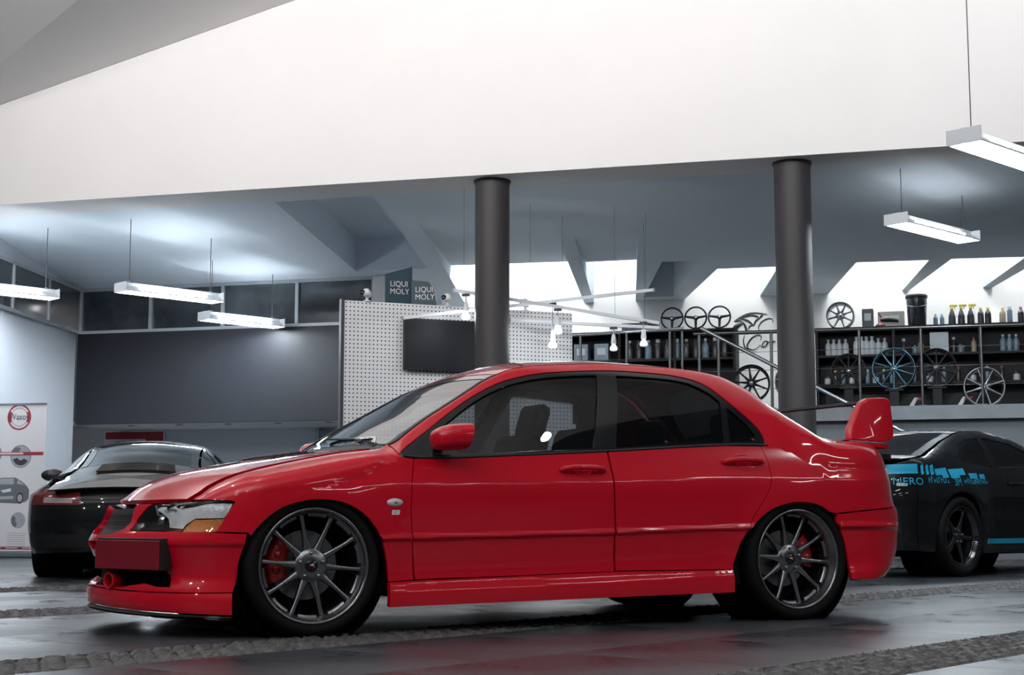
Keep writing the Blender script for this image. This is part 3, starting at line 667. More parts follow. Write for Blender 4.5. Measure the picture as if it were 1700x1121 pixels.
# side glazing: black surround, panes
def ztopb(x):
    for a,b in zip(black_outer,black_outer[1:]):
        if a[0]<=x<=b[0] and b[0]>a[0]: return a[1]+(b[1]-a[1])*(x-a[0])/(b[0]-a[0])
    return black_outer[-1][1]
zbot=lambda x:ZB(x)+.020
gl1=[(.590,zbot(.59)),(1.440,zbot(1.440))]+[(x,ztopb(x)-.022-.010*max(0,(.9-x)/.3)) for x in np.linspace(1.592,.615,20)]
gl2=[(1.565,zbot(1.565)),(2.208,zbot(2.2)),(2.278,1.128),(2.235,1.170),(2.19,1.198)]+[(x,ztopb(x)-.024) for x in np.linspace(2.13,1.705,10)]
gl3=[(2.245,zbot(2.245)),(2.405,zbot(2.40)+.004),(2.425,.94),(2.392,1.006),(2.33,1.072),(2.304,1.095)]
tr=[(.412,.803)]+black_outer+[(2.445,ZB(2.445)-.001)]+[(x,ZB(x)-.002) for x in np.linspace(2.43,.5,20)]
trim=panel('window_surround',BLACKG,car,S,tr,holes=[gl1,gl2,gl3],off=-.004,gap=0,du=.03,dv=.02,flange=.02)
for nm,g,par in (('window_glass',gl1,fdo),('window_glass',gl2,rdo),('quarter_glass',gl3,None)):
    if par: 
        for s,pr in zip((-1,1),par): panel(nm,CARGLASS,pr,S,g,off=-.012,gap=0,flange=0,sides=(s,),du=.05,dv=.05)
    else: panel(nm,CARGLASS,car,S,g,off=-.012,gap=0,flange=0,du=.05,dv=.05)
def along(z_off,x0,x1,r,name,m,off=.0,n=24):
    for s in (-1,1):
        P=[]
        for x in np.linspace(x0,x1,n):
            z=ZB(x)+z_off; q=S(x,z); P.append((q[0],s*(q[1]+off),z))
        MB().tube(P,r,8).build(name,m,car)
along(.004,.43,2.47,.0065,'belt_moulding',BLACK,.0)
# handles, mirrors, repeater, badge, fuel flap
def on_side(u,z,s,off=0):
    p=Vector(S(u,z)); a=Vector(S(u+.01,z))-Vector(S(u-.01,z)); b=Vector(S(u,z+.01))-Vector(S(u,z-.01)); n=a.cross(b).normalized()
    if n.y<0: n=-n
    p=p+n*off; a.normalize(); b=(n.cross(a)).normalized()
    if b.z<0: b=-b
    M=Matrix(((a.x,b.x,n.x,p.x),(a.y*s,b.y*s,n.y*s,p.y*s),(a.z,b.z,n.z,p.z),(0,0,0,1))); return M   # local x along, y up, z outward
CUP=mat('handle_cup_red',(.60,.002,.017),.35,coat=1.0,spec=.12)
for (u,z),doors in (((1.352,.752),fdo),((2.292,.806),rdo)):
    for s,d in zip((-1,1),doors):
        M=on_side(u,z,s)
        bar=MB(); bar.tube([(-.118,-.004,.004),(-.108,-.003,.022),(-.06,0,.034),(0,.001,.037),(.06,0,.034),(.10,-.003,.024),(.122,-.004,.004)],[.010,.013,.0135,.0135,.0135,.013,.010],10,True,M)
        h=bar.build('handle',RED,d)
        cup=MB(); cup.lathe([(.058,.0008),(.052,.0012),(.036,-.010),(0,-.016)],28,M@T3(0,.004,.002)@Matrix.Diagonal((1,.62,1,1))); cup.build('handle_cup',CUP,h)
        MB().lathe([(0,.002),(.008,.002),(.009,0)],12,M@T3(.10,-.002,.026)).build('key_lock',CHROME,h)
for s in (-1,1):
    def ell(n=28,p=2.6): return [(math.copysign(abs(math.cos(2*math.pi*i/n))**(2/p),math.cos(2*math.pi*i/n)),math.copysign(abs(math.sin(2*math.pi*i/n))**(2/p),math.sin(2*math.pi*i/n))) for i in range(n)]
    E=ell(); V=[];F=[]; n=len(E)
    # shell: rings along local x (front to back), section in y,z
    rings=[(.0,.25),(.008,.55),(.025,.80),(.06,.95),(.11,1.0),(.150,1.0),(.165,.97)]
    for i,(x,k) in enumerate(rings):
        for c,d in E: V.append((x+.012*d*(1 if i>1 else 0),s*(.925+.085*k*c+.02*(i/6)),.878+.008*x/.16+.062*k*d+.004*c))
    for i in range(len(rings)-1):
        for j in range(n): F.append((i*n+j,i*n+(j+1)%n,(i+1)*n+(j+1)%n,(i+1)*n+j))
    mb=MB().add(V,F,True); mb.add(V[:n],[tuple(range(n))],True); ms=mb.build('side_mirror',RED,car); ms.location=(.535,0,.006)
    V2_=[V[(len(rings)-1)*n+j] for j in range(n)]; MB().add([(v[0]-.008,v[1],v[2]) for v in V2_],[tuple(range(n))]).build('mirror_glass',CHROME,ms)
    MB().tube([(.08,s*.80,.842),(.09,s*.88,.850)],[.028,.020],10).build('mirror_arm',BLACK,ms)
    M=on_side(.372,.590,s)
    rp=MB().lathe([(0,.012),(.5,.010),(.85,.005),(1,.0)],24,M@Matrix.Diagonal((.040,.019,1,1))).build('side_repeater',mat('repeater_clear',(.62,.60,.58),.15,coat=.7),car)
    MB().lathe([(0,.0135),(.5,.0125),(.7,.011)],14,M@Matrix.Diagonal((.014,.009,1,1))).build('repeater_bulb',mat('repeater_grey',(.25,.24,.22),.3),rp)
    M=on_side(.376,.545,s)
    bd=MB().add([(-.020,-.010,.002),(.018,-.010,.002),(.021,.011,.002),(-.017,.011,.002)],[(0,1,2,3)],False,M).build('wing_badge',mat('badge_white',(.8,.8,.8),.4),car)
    Vt,Ft=text2d('RT',.018,.25,'CENTER'); Vt=[(x*s*-1 if s>0 else x,y-.006,.003) for x,y,_ in Vt]; MB().add(Vt,Ft,False,M).build('badge_letters',mat('badge_red',(.5,.02,.02),.4),bd)
panel('fuel_flap',RED,car,S,[(2.735,.838),(2.725,.79),(2.785,.716),(2.885,.714),(2.90,.838)],off=.0015,du=.04,dv=.03,flange=.004,sides=(-1,))
panel('door_crease_strip',RED,car,S,[(.474,.424),(.964,.438),(1.528,.455),(2.15,.466),(2.15,.460),(1.528,.448),(.964,.430),(.474,.416)],off=.003,du=.05,dv=.02,flange=.003,gap=0) if False else None
# wiper
mb=MB().tube([(.40,-.35,.885),(.44,-.30,.905),(.455,.25,.930)],.007,6); w_=mb.build('wiper',BLACK,car); MB().tube([(.39,-.56,.87),(.425,-.50,.90),(.44,-.2,.91)],.010,6).build('wiper_arm',CHROME,w_)
# rear wing
wing=[(3.131,.945),(3.158,1.015),(3.215,1.120),(3.245,1.160),(3.285,1.182),(3.41,1.189),(3.437,1.178),(3.446,1.147),(3.455,1.005),(3.44,.965),(3.378,.935)]
for s in (-1,1):
    bm=bmesh.new(); vs=[bm.verts.new((x,s*.60,z)) for x,z in wing]; f=bm.faces.new(vs); r=bmesh.ops.extrude_face_region(bm,geom=[f])
    for v in [g for g in r['geom'] if isinstance(g,bmesh.types.BMVert)]: v.co.y=s*(.60+.055)
    for v in bm.verts:
        if v.co.z<.98: v.co.y+=s*.025
    bmesh.ops.recalc_face_normals(bm,faces=bm.faces); bmesh.ops.bevel(bm,geom=bm.edges[:],offset=.012,segments=3,affect='EDGES',profile=.6)
    me=bpy.data.meshes.new('wing_endplate'); bm.to_mesh(me); bm.free(); me.polygons.foreach_set('use_smooth',[True]*len(me.polygons)); link('wing_endplate',me,RED,car)
bladep=[(3.235,1.150),(3.26,1.166),(3.32,1.172),(3.40,1.178),(3.45,1.190),(3.40,1.166),(3.32,1.152),(3.26,1.144)]
V=[(x,-.60,z) for x,z in bladep]+[(x,.60,z) for x,z in bladep]; n=len(bladep)
MB().add(V,[(i,(i+1)%n,n+(i+1)%n,n+i) for i in range(n)]+[tuple(range(n)),tuple(range(n,2*n))[::-1]]).build('wing_blade',mat('carbon_black',(.010,.010,.011),.55,spec=.1),car)
# inner shell, floor pan, wheel housings
HOL=[arch(0,.27,.365,.345,0,359,30),arch(2.625,.27,.36,.345,0,359,30)]
panel('inner_shell',UNDER,car,S,[(NC,.16),(3.97,.20),(3.97,.55),(3.4,.60),(3.3,.74),(2.45,.76),(.5,.74),(.3,.66),(-.2,.60),(-.55,.52),(NC,.46)],holes=HOL,off=-.035,gap=0,flange=0,du=.08,dv=.06)  # black shell added behind the panels to block light through the seams
for X in (0,2.625):
    for s in (-1,1):
        mb=MB(); mb.lathe([(.35,.0),(.34,.30)],24,T3(X,s*.84,.30)@RX(math.pi/2 if s>0 else -math.pi/2),True,math.radians(-8) ,math.radians(188)); mb.lathe([(0,.30),(.36,.30)],24,T3(X,s*.84,.30)@RX(math.pi/2 if s>0 else -math.pi/2))
        mb.build('wheel_housing',UNDER,car)
MB().box((1.40,0,.175),(3.3,1.20,.03)).build('floor_pan',UNDER,car)
MB().box((1.31,0,.175),(1.78,1.60,.03)).build('sill_floor',UNDER,car)
# cabin
MB().box((.60,0,.70),(.34,1.38,.20),None,.05).build('dashboard',INT,car)
st=MB().lathe([(.155,0),(.168,.01),(.18,0),(.168,-.01),(.155,0)],28,T3(.86,-.36,.83)@RY(math.radians(-62))).build('steering_wheel',INT,car)
MB().box((0,0,0),(.03,.30,.05),T3(.86,-.36,.83)@RY(math.radians(28))).build('steering_spoke',INT,st)
for y in (-.36,.36):
    M=T3(1.48,y,.40)@RY(math.radians(17))
    fs=MB().box((0,0,.30),(.13,.50,.62),M,.05).build('front_seat',INT,car)
    MB().box((1.25,y,.38),(.50,.50,.16),None,.05).build('seat_cushion',INT,fs)
    MB().box((.03,0,.70),(.09,.27,.20),M,.04).build('headrest',INT,fs)
    for q in (-.06,.06): MB().tube([(.03,q,.58),(.03,q,.66)],.007,6,True,M).build('headrest_post',STEEL,fs)
rs=MB().box((0,0,.28),(.14,1.28,.56),T3(2.33,0,.42)@RY(math.radians(20)),.05).build('rear_seat',INT,car)
MB().box((2.12,0,.42),(.46,1.28,.16),None,.05).build('rear_cushion',INT,rs)
for y in (-.40,.40): MB().box((2.52,y,1.02),(.09,.26,.15),None,.04).build('rear_headrest',INT,rs)
MB().box((2.66,0,.86),(.36,1.30,.03)).build('parcel_shelf',GREYI,car)
for s in (-1,1):
    MB().box((1.45,s*.74,.52),(1.95,.03,.58)).build('door_trim',INT,car)
# roof lining and inner pillars
tpanel('roof_lining',GREYI,[(1.08,-.97),(1.08,.97),(2.33,.97),(2.33,-.97)],off=-.03,flange=0)
# wheels
make_wheel(car,(0,-.868,.311),False,.030,phase_cal=176)
make_wheel(car,(2.625,-.868,.311),False,.062,phase_cal=20,discr=.145)
make_wheel(car,(0,.868,.311),True,.030,phase_cal=4)
make_wheel(car,(2.625,.868,.311),True,.062,phase_cal=160,discr=.145)
# ------------------------------------------------------------------ the two black cars behind
CARBLK=mat('car_paint_black',(.004,.005,.006),.4,coat=1.0,spec=.1)
DARKGL=glass('rear_window_glass',(.10,.12,.13),.10)
SIDEGL=glass('coupe_side_glass',(.55,.58,.60),.10)
CYAN=mat('decal_cyan',(.015,.30,.48),.4)
def band(sk,x0,x1,zlow,a=None,n=24,top=None,tq=.004):
    """outline in (u,z) of a body side slice between x0 and x1; a=[(cx,cz,r)] arches cut from below"""
    P=[]; xs=np.linspace(x0,x1,60); prev=None
    for x in xs:
        z=zlow(x)
        for cx,czz,r in (a or []):
            if abs(x-cx)<r: z=max(z,czz+math.sqrt(r*r-(x-cx)**2)*1.0)
        P.append((x,z))
    tt=top or sk.ztop
    return P+[(x,tt(x)-tq) for x in np.linspace(x1,x0,40)]
def simple_car(root,sk,paint,nose_x,seams,tail_x,zlow,arches,windows,glassm,hoodr,wsr,roofr,rsr,bootr,zfront,zrear,wheels,rsmat,belt_trim=None):
    S=sk.S
    def tp(name,m,x0,x1,v1=.99,**k):
        k.setdefault('off',0); 
        o=panel(name,m,root,sk.T,[(x0,v) for v in np.linspace(-v1,v1,11)]+[(x,v1) for x in np.linspace(x0,x1,8)[1:-1]]+[(x1,v) for v in np.linspace(v1,-v1,11)]+[(x,-v1) for x in np.linspace(x1,x0,8)[1:-1]],sides=(1,),gap=0,res=.06,du=.06,dv=.12,flange=k.get('fl',.012),off=k['off'])[0]
        return o
    xs=[nose_x]+seams+[tail_x]; names=['front_wing']+['door']*(len(seams)-1)+['rear_quarter']; out={}
    for i,nm in enumerate(names):
        x0,x1=xs[i],xs[i+1]; P=band(sk,x0,x1,zlow,arches)
        hs=[]
        for w in windows:
            if x0<=min(p[0] for p in w) and max(p[0] for p in w)<=x1: hs.append(w)
        out[nm]=panel(nm,paint,root,S,P,holes=hs,du=.06,dv=.035,res=.03,gap=.002)
        for w in hs:
            for s,pr in zip((-1,1),out[nm]): panel('window_glass',glassm,pr,S,w,off=-.006,gap=0,flange=0,sides=(s,),du=.08,dv=.06)
    NCx=sk.xs-1+.001; TCx=sk.xe+1-.001
    out['fb']=panel('front_bumper',paint,root,S,[(nose_x-.002,zlow(nose_x)),(NCx,zlow(nose_x)),(NCx,zfront),(nose_x-.002,sk.ztop(nose_x)-.01)],du=.07,dv=.04,res=.04)
    out['rb']=panel('rear_bumper',paint,root,S,[(tail_x+.002,zlow(tail_x)),(TCx,zlow(tail_x)+.03),(TCx,zrear),(tail_x+.3,zrear),(tail_x+.002,sk.ztop(tail_x)-.01)],du=.05,dv=.03,res=.03)
    out['hood']=tp('bonnet',paint,*hoodr); out['ws']=tp('windscreen',glassm,*wsr,v1=.95,fl=0,off=-.003); out['roof']=tp('roof',paint,*roofr)
    out['rs']=tp('rear_screen',rsmat,*rsr,v1=.88,fl=0,off=-.003); out['boot']=tp('boot_lid',paint,*bootr)
    for s in (-1,1):
        for (x0,x1) in (wsr,rsr):
            panel('pillar_edge',paint,root,sk.T,[(x0,s*.87),(x0,s*1.0)]+[(x,s*1.0) for x in np.linspace(x0,x1,8)[1:-1]]+[(x1,s*1.0),(x1,s*.87)]+[(x,s*.87) for x in np.linspace(x1,x0,8)[1:-1]],sides=(1,),gap=0,flange=.012,du=.07,dv=.05,res=.05)
    HO=[arch(cx,czz,r+.02,r+.02,0,359,24) for cx,czz,r in arches]
    panel('inner_shell',UNDER,root,S,[(NCx,.2),(TCx,.24),(TCx,.6),(sk.xe,.66),(sk.xs,.55),(NCx,.45)],holes=HO,off=-.04,gap=0,flange=0,du=.12,dv=.1)  # same added black light block behind the panel gaps
    L=tail_x-nose_x
    MB().box(((nose_x+tail_x)/2,0,.20),(L,sk.low(1.2,.3)*1.6,.03)).build('floor_pan',UNDER,root)
    for cx,czz,r in arches:
        for s in (-1,1):
            M=T3(cx,s*(sk.low(cx,.4)-.04),czz)@RX(math.pi/2 if s>0 else -math.pi/2)
            mb=MB(); mb.lathe([(r+.01,0),(r,.34)],20,M,True,math.radians(-6),math.radians(186)); mb.lathe([(0,.34),(r+.02,.34)],20,M); mb.build('wheel_housing',UNDER,root)
    for w in wheels: make_wheel(root,*w[0],**w[1])
    return out,tp
# --- black rear-engined sports coupe, seen from behind
def low9(x,z):
    k=hw9(x); return k*pr9(z)
hw9=lin([(-1.0,.93),(0,.94),(1.2,.925),(1.8,.955),(2.35,1.0),(3.0,1.0),(3.6,.97)])
pr9=lin([(.12,.80),(.2,.86),(.32,.905),(.5,.925),(.66,.92),(.78,.895),(.95,.84)])
p9=Skin(xs=-.25,xe=2.75,pn=2.2,pt=2.6,zref=.5,low=low9,
 xn=lin([(.1,-.85),(.25,-.92),(.5,-.90),(.7,-.78)]), xt=lin([(.15,3.36),(.25,3.44),(.5,3.48),(.66,3.46),(.78,3.38),(.9,3.25)]),
 zb=lin([(-.9,.56),(0,.70),(.7,.83),(1.6,.85),(2.2,.80),(2.7,.74),(3.2,.68)]),
 ztop=lin([(-.9,.60),(-.5,.70),(.2,.86),(.42,.90),(.9,1.12),(1.2,1.185),(1.55,1.215),(1.95,1.175),(2.35,1.065),(2.7,.955),(3.0,.865),(3.25,.805),(3.45,.75)]),
 ytop=lin([(-.9,.62),(0,.66),(.42,.72),(.9,.62),(1.3,.54),(1.7,.51),(2.1,.50),(2.5,.51),(2.8,.56),(3.2,.66),(3.5,.70)]),
 rnd=lin([(-.9,1),(.3,1),(.5,.15),(2.2,.10),(2.6,.12),(2.9,.4),(3.2,.9)]), bow=lin([(-.9,.15),(0,.05),(.5,.12),(1.2,.05),(1.6,0),(2.2,-.04),(2.8,-.05),(3.2,-.03),(3.4,-.02)]),
 crown=lin([(-.9,.0),(0,.01),(.5,.03),(1.3,.05),(2.0,.06),(2.7,.06),(3.4,.03)]))
R9=math.radians(63.53+8.0-180)
pc9=Vector((1.018,6.851,0)); d9=Vector((math.cos(R9),math.sin(R9),0))
c9=empty('sports_coupe',pc9-d9*2.35,R9,'black sports coupe seen from behind, parked left of the red sedan','car')
zl9=lin([(-.5,.16),(0,.18),(2.3,.18),(2.7,.20),(3.3,.24)])
win9=[[(.78,.90),(.95,1.0),(1.25,1.115),(1.60,1.145),(1.66,1.14),(1.66,.895)],[(1.74,.895),(1.74,1.13),(2.0,1.085),(2.2,1.0),(2.26,.90)]]
o9,tp9=simple_car(c9,p9,CARBLK,-.45,[.55,1.70],2.95,zl9,[(0,.33,.35),(2.35,.33,.36)],win9,SIDEGL,(-.6,.40),(.42,1.12),(1.13,1.93),(1.95,2.66),(2.68,3.42),.62,.75,
 [(((0,-.86,.325),False,.04),dict(r_rim=.26,r_tyre=.325,width=.24,spokes=10,rimmat=GUN,caliper=False)),(((0,.86,.325),True,.04),dict(r_rim=.26,r_tyre=.325,width=.24,caliper=False)),
  (((2.35,-.912,.325),False,.04),dict(r_rim=.26,r_tyre=.325,width=.31,spokes=10,rimmat=GUN,caliper=False)),(((2.35,.912,.325),True,.04),dict(r_rim=.26,r_tyre=.325,width=.31,caliper=False))],DARKGL)
S9=p9.S
TL=mat('tail_lens_smoked_red',(.16,.022,.022),.12,coat=.8)
for s in (-1,1):
    t=panel('tail_lamp',TL,c9,S9,[(2.93,.66),(3.00,.635),(3.42,.63),(3.46,.64),(3.43,.775),(3.30,.79),(3.05,.77)],off=.004,sides=(s,),du=.05,dv=.03,flange=.008)[0]
    panel('reverse_lens',mat('tail_lens_clear',(.45,.35,.36),.12,coat=.8),t,S9,[(3.18,.65),(3.40,.645),(3.40,.69),(3.18,.70)],off=.008,sides=(s,),du=.05,dv=.03,flange=.003)
lid=panel('engine_grille',BLACK,c9,p9.T,[(2.72,-.60),(2.72,.60),(2.95,.56),(2.95,-.56)],sides=(1,),gap=0,off=.004,flange=.006,du=.08,dv=.2)[0]
for k in range(7):
    x=2.735+k*.033; MB().tube([(q[0],q[1],q[2]+.012) for q in (p9.T(x,v) for v in np.linspace(-.58,.58,11))],.007,6).build('grille_slat',mat('slat_black_gloss',(.02,.02,.022),.15,coat=.7),lid)
panel('lower_diffuser',BLACK,c9,S9,[(3.0,.27),(3.74,.28),(3.74,.38),(3.0,.40)],off=.004,du=.08,dv=.04,flange=.01)
panel('number_plate_recess',BLACKG,c9,S9,[(3.60,.44),(3.749,.44),(3.749,.58),(3.60,.58)],off=.004,du=.08,dv=.05,flange=.004)
for s in (-1,1):
    mr=MB(); mr.lathe([(0,-.05),(.6,-.047),(.9,-.03),(1,0),(.97,.02),(0,.022)],24,T3(.82,s*1.035,.955)@RY(math.radians(90))@Matrix.Diagonal((.062,.115,1,1)),True)
    m_=mr.build('door_mirror',mat('mirror_shell_black',(.02,.02,.022),.35,coat=.5),c9); MB().tube([(.82,s*.94,.93),(.80,s*.83,.90)],[.018,.026],8).build('mirror_arm',BLACK,m_)
for y in (-.36,.36):
    fs=MB().box((0,0,.32),(.14,.48,.66),T3(1.50,y,.36)@RY(math.radians(18)),.05).build('front_seat',INT,c9); MB().box((1.28,y,.34),(.5,.48,.16),None,.05).build('seat_cushion',INT,fs)
MB().box((.72,0,.76),(.30,1.25,.20),None,.05).build('dashboard',INT,c9)
# --- black muscle coupe with cyan decals, seen from its right rear
def lowc(x,z): return hwc(x)*prc(z)+.02*bump(math.hypot(x-2.85,z-.36),.44,.12)+.015*bump(math.hypot(x,z-.36),.44,.12)
hwc=lin([(-1,.96),(0,.985),(1.4,.965),(2.2,.975),(2.85,1.0),(3.6,.985),(4,.96)])
prc=lin([(.14,.86),(.2,.895),(.32,.91),(.5,.915),(.62,.935),(.74,.945),(.86,.93),(1.05,.86)])
pcm=Skin(xs=-.35,xe=3.25,pn=2.4,pt=2.6,zref=.6,low=lowc,
 xn=lin([(.1,-.88),(.3,-.94),(.6,-.95),(.8,-.85)]), xt=lin([(.2,3.78),(.3,3.88),(.6,3.94),(.8,3.92),(.95,3.86),(1.1,3.80)]),
 zb=lin([(-.9,.66),(0,.78),(.8,.88),(2.0,.93),(2.6,.97),(3.0,.96),(3.6,.90)]),
 ztop=lin([(-.9,.76),(-.4,.90),(.5,.99),(.75,1.04),(1.2,1.23),(1.5,1.325),(1.85,1.36),(2.2,1.345),(2.6,1.26),(3.0,1.14),(3.25,1.075),(3.5,1.05),(3.85,1.045)]),
 ytop=lin([(-.9,.68),(0,.72),(.7,.78),(1.2,.66),(1.6,.58),(2.1,.565),(2.6,.62),(3.0,.70),(3.3,.76),(3.9,.76)]),
 rnd=lin([(-.9,1),(.55,1),(.85,.2),(2.4,.2),(2.9,.6),(3.2,1),(4,1)]), bow=lin([(-.9,.15),(.7,.10),(1.4,.05),(2.0,0),(2.6,-.05),(3.3,-.05),(3.9,-.08)]),
 crown=lin([(-.9,.02),(.7,.02),(1.5,.03),(2.2,.03),(3.0,.02),(3.9,.015)]))
RC=math.radians(63.53-47-180); wc=Vector((7.58,3.30,0)); dc=Vector((math.cos(RC),math.sin(RC),0)); lc=Vector((-math.sin(RC),math.cos(RC),0))
cc=empty('muscle_coupe',wc-dc*2.85-lc*.945,RC,'black muscle coupe with cyan stripe decals, parked right behind the red sedan','car')
zlc=lin([(-.5,.18),(0,.20),(2.8,.20),(3.2,.22),(3.8,.26)])
winc=[[(1.0,1.005),(1.25,1.14),(1.55,1.245),(1.98,1.285),(2.02,1.0)],[(2.12,1.0),(2.08,1.28),(2.30,1.26),(2.50,1.20),(2.66,1.10),(2.66,1.04)]]
oc,tpc=simple_car(cc,pcm,CARBLK,-.5,[.78,2.06],3.45,zlc,[(0,.36,.40),(2.85,.36,.40)],winc,glass('coupe_dark_glass',(.10,.12,.13),.10),(-.6,.70),(.75,1.48),(1.5,2.38),(2.40,3.2),(3.22,3.84),.78,.96,
 [(((x,y,.36),f,.03),dict(r_rim=.275,r_tyre=.36,width=.27,spokes=5,spw=1.7,rimmat=BLACKG,barmat=BLACK,caliper=False,cap_mark=False)) for x in (0,2.85) for y,f in ((-.945,False),(.945,True))],DARKGL)
SCm=pcm.S
def cdecal(name,poly,m=CYAN,off=.003): return panel(name,m,cc,SCm,poly,off=off,sides=(1,),gap=0,flange=0,du=.05,dv=.03)
# stripe blocks under the beltline towards the tail, lettering below them
def zs(x): return .93-.02*(x-3.0)
st_=[(3.78,3.42,.085),(3.39,3.36,.085),(3.335,3.30,.085),(3.28,3.23,.085),(3.21,3.02,.06),(2.99,2.72,.06)]
for a,b,h in st_: cdecal('stripe_block',[(b,.90+.015),(a,.90),(a,.90+h),(b,.915+h)])
for a,b,h in ((3.12,3.02,.03),(2.99,2.84,.03),(2.66,2.50,.05),(2.46,2.36,.045)): cdecal('stripe_block',[(b,.885),(a,.88),(a,.88+h),(b,.885+h)])
def on_cc(V,u0,z0,off=.006):
    P=[]
    for x,y in V: q=Vector(SCm(u0-x,z0+y)); P.append((q.x,q.y+off,q.z))
    return P
for s_,w_,u0 in (('NERO',.090,3.63),('3M',.100,2.97)):
    Vt,Ft=text2d(s_,w_); MB().add(on_cc([(x,y) for x,y,_ in Vt],u0,.815),Ft).build('decal_lettering',CYAN,cc)
rl=random.Random(3)
for u0,n,h in ((3.33,9,.045),(2.80,9,.04),(2.60,8,.038)):   # sponsor lines too small to read: letter-like strokes
    mb=MB(); x=0
    for k in range(n):
        w=rl.uniform(.016,.028); hh=h*rl.choice((.75,1,1,1.2)); mb.add(on_cc([(x,0),(x+.008,0),(x+.008,hh),(x,hh)],u0,.835),[(0,1,2,3)]); y0=rl.choice((0,hh*.5,hh*.8))
        mb.add(on_cc([(x,y0),(x+w,y0),(x+w,y0+.009),(x,y0+.009)],u0,.835),[(0,1,2,3)]); x+=w+.010
    o=mb.build('decal_small_print',CYAN,cc); o['kind']='stuff'
panel('rocker_stripe',CYAN,cc,SCm,[(.55,.285),(2.36,.29),(2.33,.335),(.55,.335)],off=.004,gap=0,flange=.003,du=.1,dv=.04)
for k in range(4): # gills ahead of the rear wheel
    x=2.22+k*.035
    panel('gill_slot',BLACK,cc,SCm,[(x,.42+.0*k),(x+.018,.42),(x+.05,.72),(x+.032,.72)],off=.003,gap=0,flange=.004,du=.04,dv=.06)
panel('tail_lamp',mat('tail_lens_dark_red',(.10,.008,.01),.15,coat=.9),cc,SCm,[(3.75,.78),(4.05,.79),(4.05,.87),(3.78,.88)],off=.004,du=.05,dv=.03)
panel('side_marker',mat('marker_clear',(.5,.5,.5),.2,coat=.6),cc,SCm,[(3.52,.80),(3.60,.80),(3.60,.83),(3.52,.83)],off=.004,du=.05,dv=.03)
for s in (-1,1):
    q=Vector(SCm(1.85,.84)); MB().tube([(1.70,s*(q.y+.004),.845),(1.73,s*(q.y+.035),.85),(1.90,s*(q.y+.035),.85),(1.93,s*(q.y+.004),.845)],.012,8).build('handle',CARBLK,cc)
    m_=MB().lathe([(0,-.06),(.7,-.05),(1,0),(.95,.03),(0,.035)],20,T3(.98,s*1.04,1.03)@RY(math.radians(90))@Matrix.Diagonal((.07,.11,1,1))).build('door_mirror',CARBLK,cc); MB().tube([(.98,s*.95,1.01),(.96,s*.85,.98)],.018,8).build('mirror_arm',BLACK,m_)
sp=panel('boot_spoiler',CARBLK,cc,pcm.T,[(3.62,-.96),(3.62,.96),(3.86,.96),(3.86,-.96)],sides=(1,),gap=0,off=.035,flange=.05,du=.1,dv=.2)[0]
for y in (-.38,.38):
    fs=MB().box((0,0,.34),(.14,.50,.70),T3(1.62,y,.40)@RY(math.radians(18)),.05).build('front_seat',INT,cc); MB().box((1.4,y,.38),(.5,.5,.16),None,.05).build('seat_cushion',INT,fs)
# ------------------------------------------------------------------ perforated display wall with screen
peg0=Vector((4.127,10.015,0)); pgd=Vector((3.04,-.184,0)); PL=pgd.length; pga=math.atan2(pgd.y,pgd.x)
def peg_mat():
    m=mat('pegboard_white',(.74,.75,.76),.6); nt=m.node_tree; p=nt.nodes['Principled BSDF']
    tc=nt.nodes.new('ShaderNodeTexCoord'); mp=nt.nodes.new('ShaderNodeMapping'); mp.inputs['Scale'].default_value=(20,20,20)
    fr=nt.nodes.new('ShaderNodeVectorMath'); fr.operation='FRACTION'; sb=nt.nodes.new('ShaderNodeVectorMath'); sb.operation='SUBTRACT'; sb.inputs[1].default_value=(.5,.5,.5)
    ml=nt.nodes.new('ShaderNodeVectorMath'); ml.operation='MULTIPLY'; ml.inputs[1].default_value=(1,0,1)
    ln=nt.nodes.new('ShaderNodeVectorMath'); ln.operation='LENGTH'; lt=nt.nodes.new('ShaderNodeMath'); lt.operation='LESS_THAN'; lt.inputs[1].default_value=.19
    mx=nt.nodes.new('ShaderNodeMix'); mx.data_type='RGBA'; mx.inputs['A'].default_value=(.74,.75,.76,1); mx.inputs['B'].default_value=(.06,.06,.07,1)
    L=nt.links.new; L(tc.outputs['Object'],mp.inputs['Vector']); L(mp.outputs[0],fr.inputs[0]); L(fr.outputs[0],sb.inputs[0]); L(sb.outputs[0],ml.inputs[0]); L(ml.outputs[0],ln.inputs[0]); L(ln.outputs['Value'],lt.inputs[0]); L(lt.outputs[0],mx.inputs['Factor']); L(mx.outputs['Result'],p.inputs['Base Color'])
    return m
PEG=peg_mat()
pe=empty('pegboard_wall',peg0,pga,'white perforated display wall behind the red sedan, with a screen on it','display wall')
MB().box((PL/2,.03,1.575),(PL,.05,3.15)).build('perforated_sheet',PEG,pe)
MB().box((-.02,.04,1.58),(.04,.09,3.17)).build('edge_profile',mat('edge_dark',(.05,.05,.055),.5),pe)
MB().box((PL/2,.07,3.13),(PL,.05,.04)).build('top_profile',STEEL,pe)
tv=empty('wall_screen',peg0+pgd.normalized()*.745,pga,'large switched-off flat screen on the white perforated wall','screen')
MB().box((.47,-.06,2.645),(.96,.05,.635),None,.006).build('screen_case',BLACK,tv)
MB().box((.47,-.087,2.645),(.93,.004,.605)).build('display_glass',mat('screen_glass_dark',(.012,.013,.018),.5,coat=.0,spec=.3),tv)
MB().box((.47,-.018,2.645),(.30,.036,.30)).build('wall_bracket',STEEL,tv)
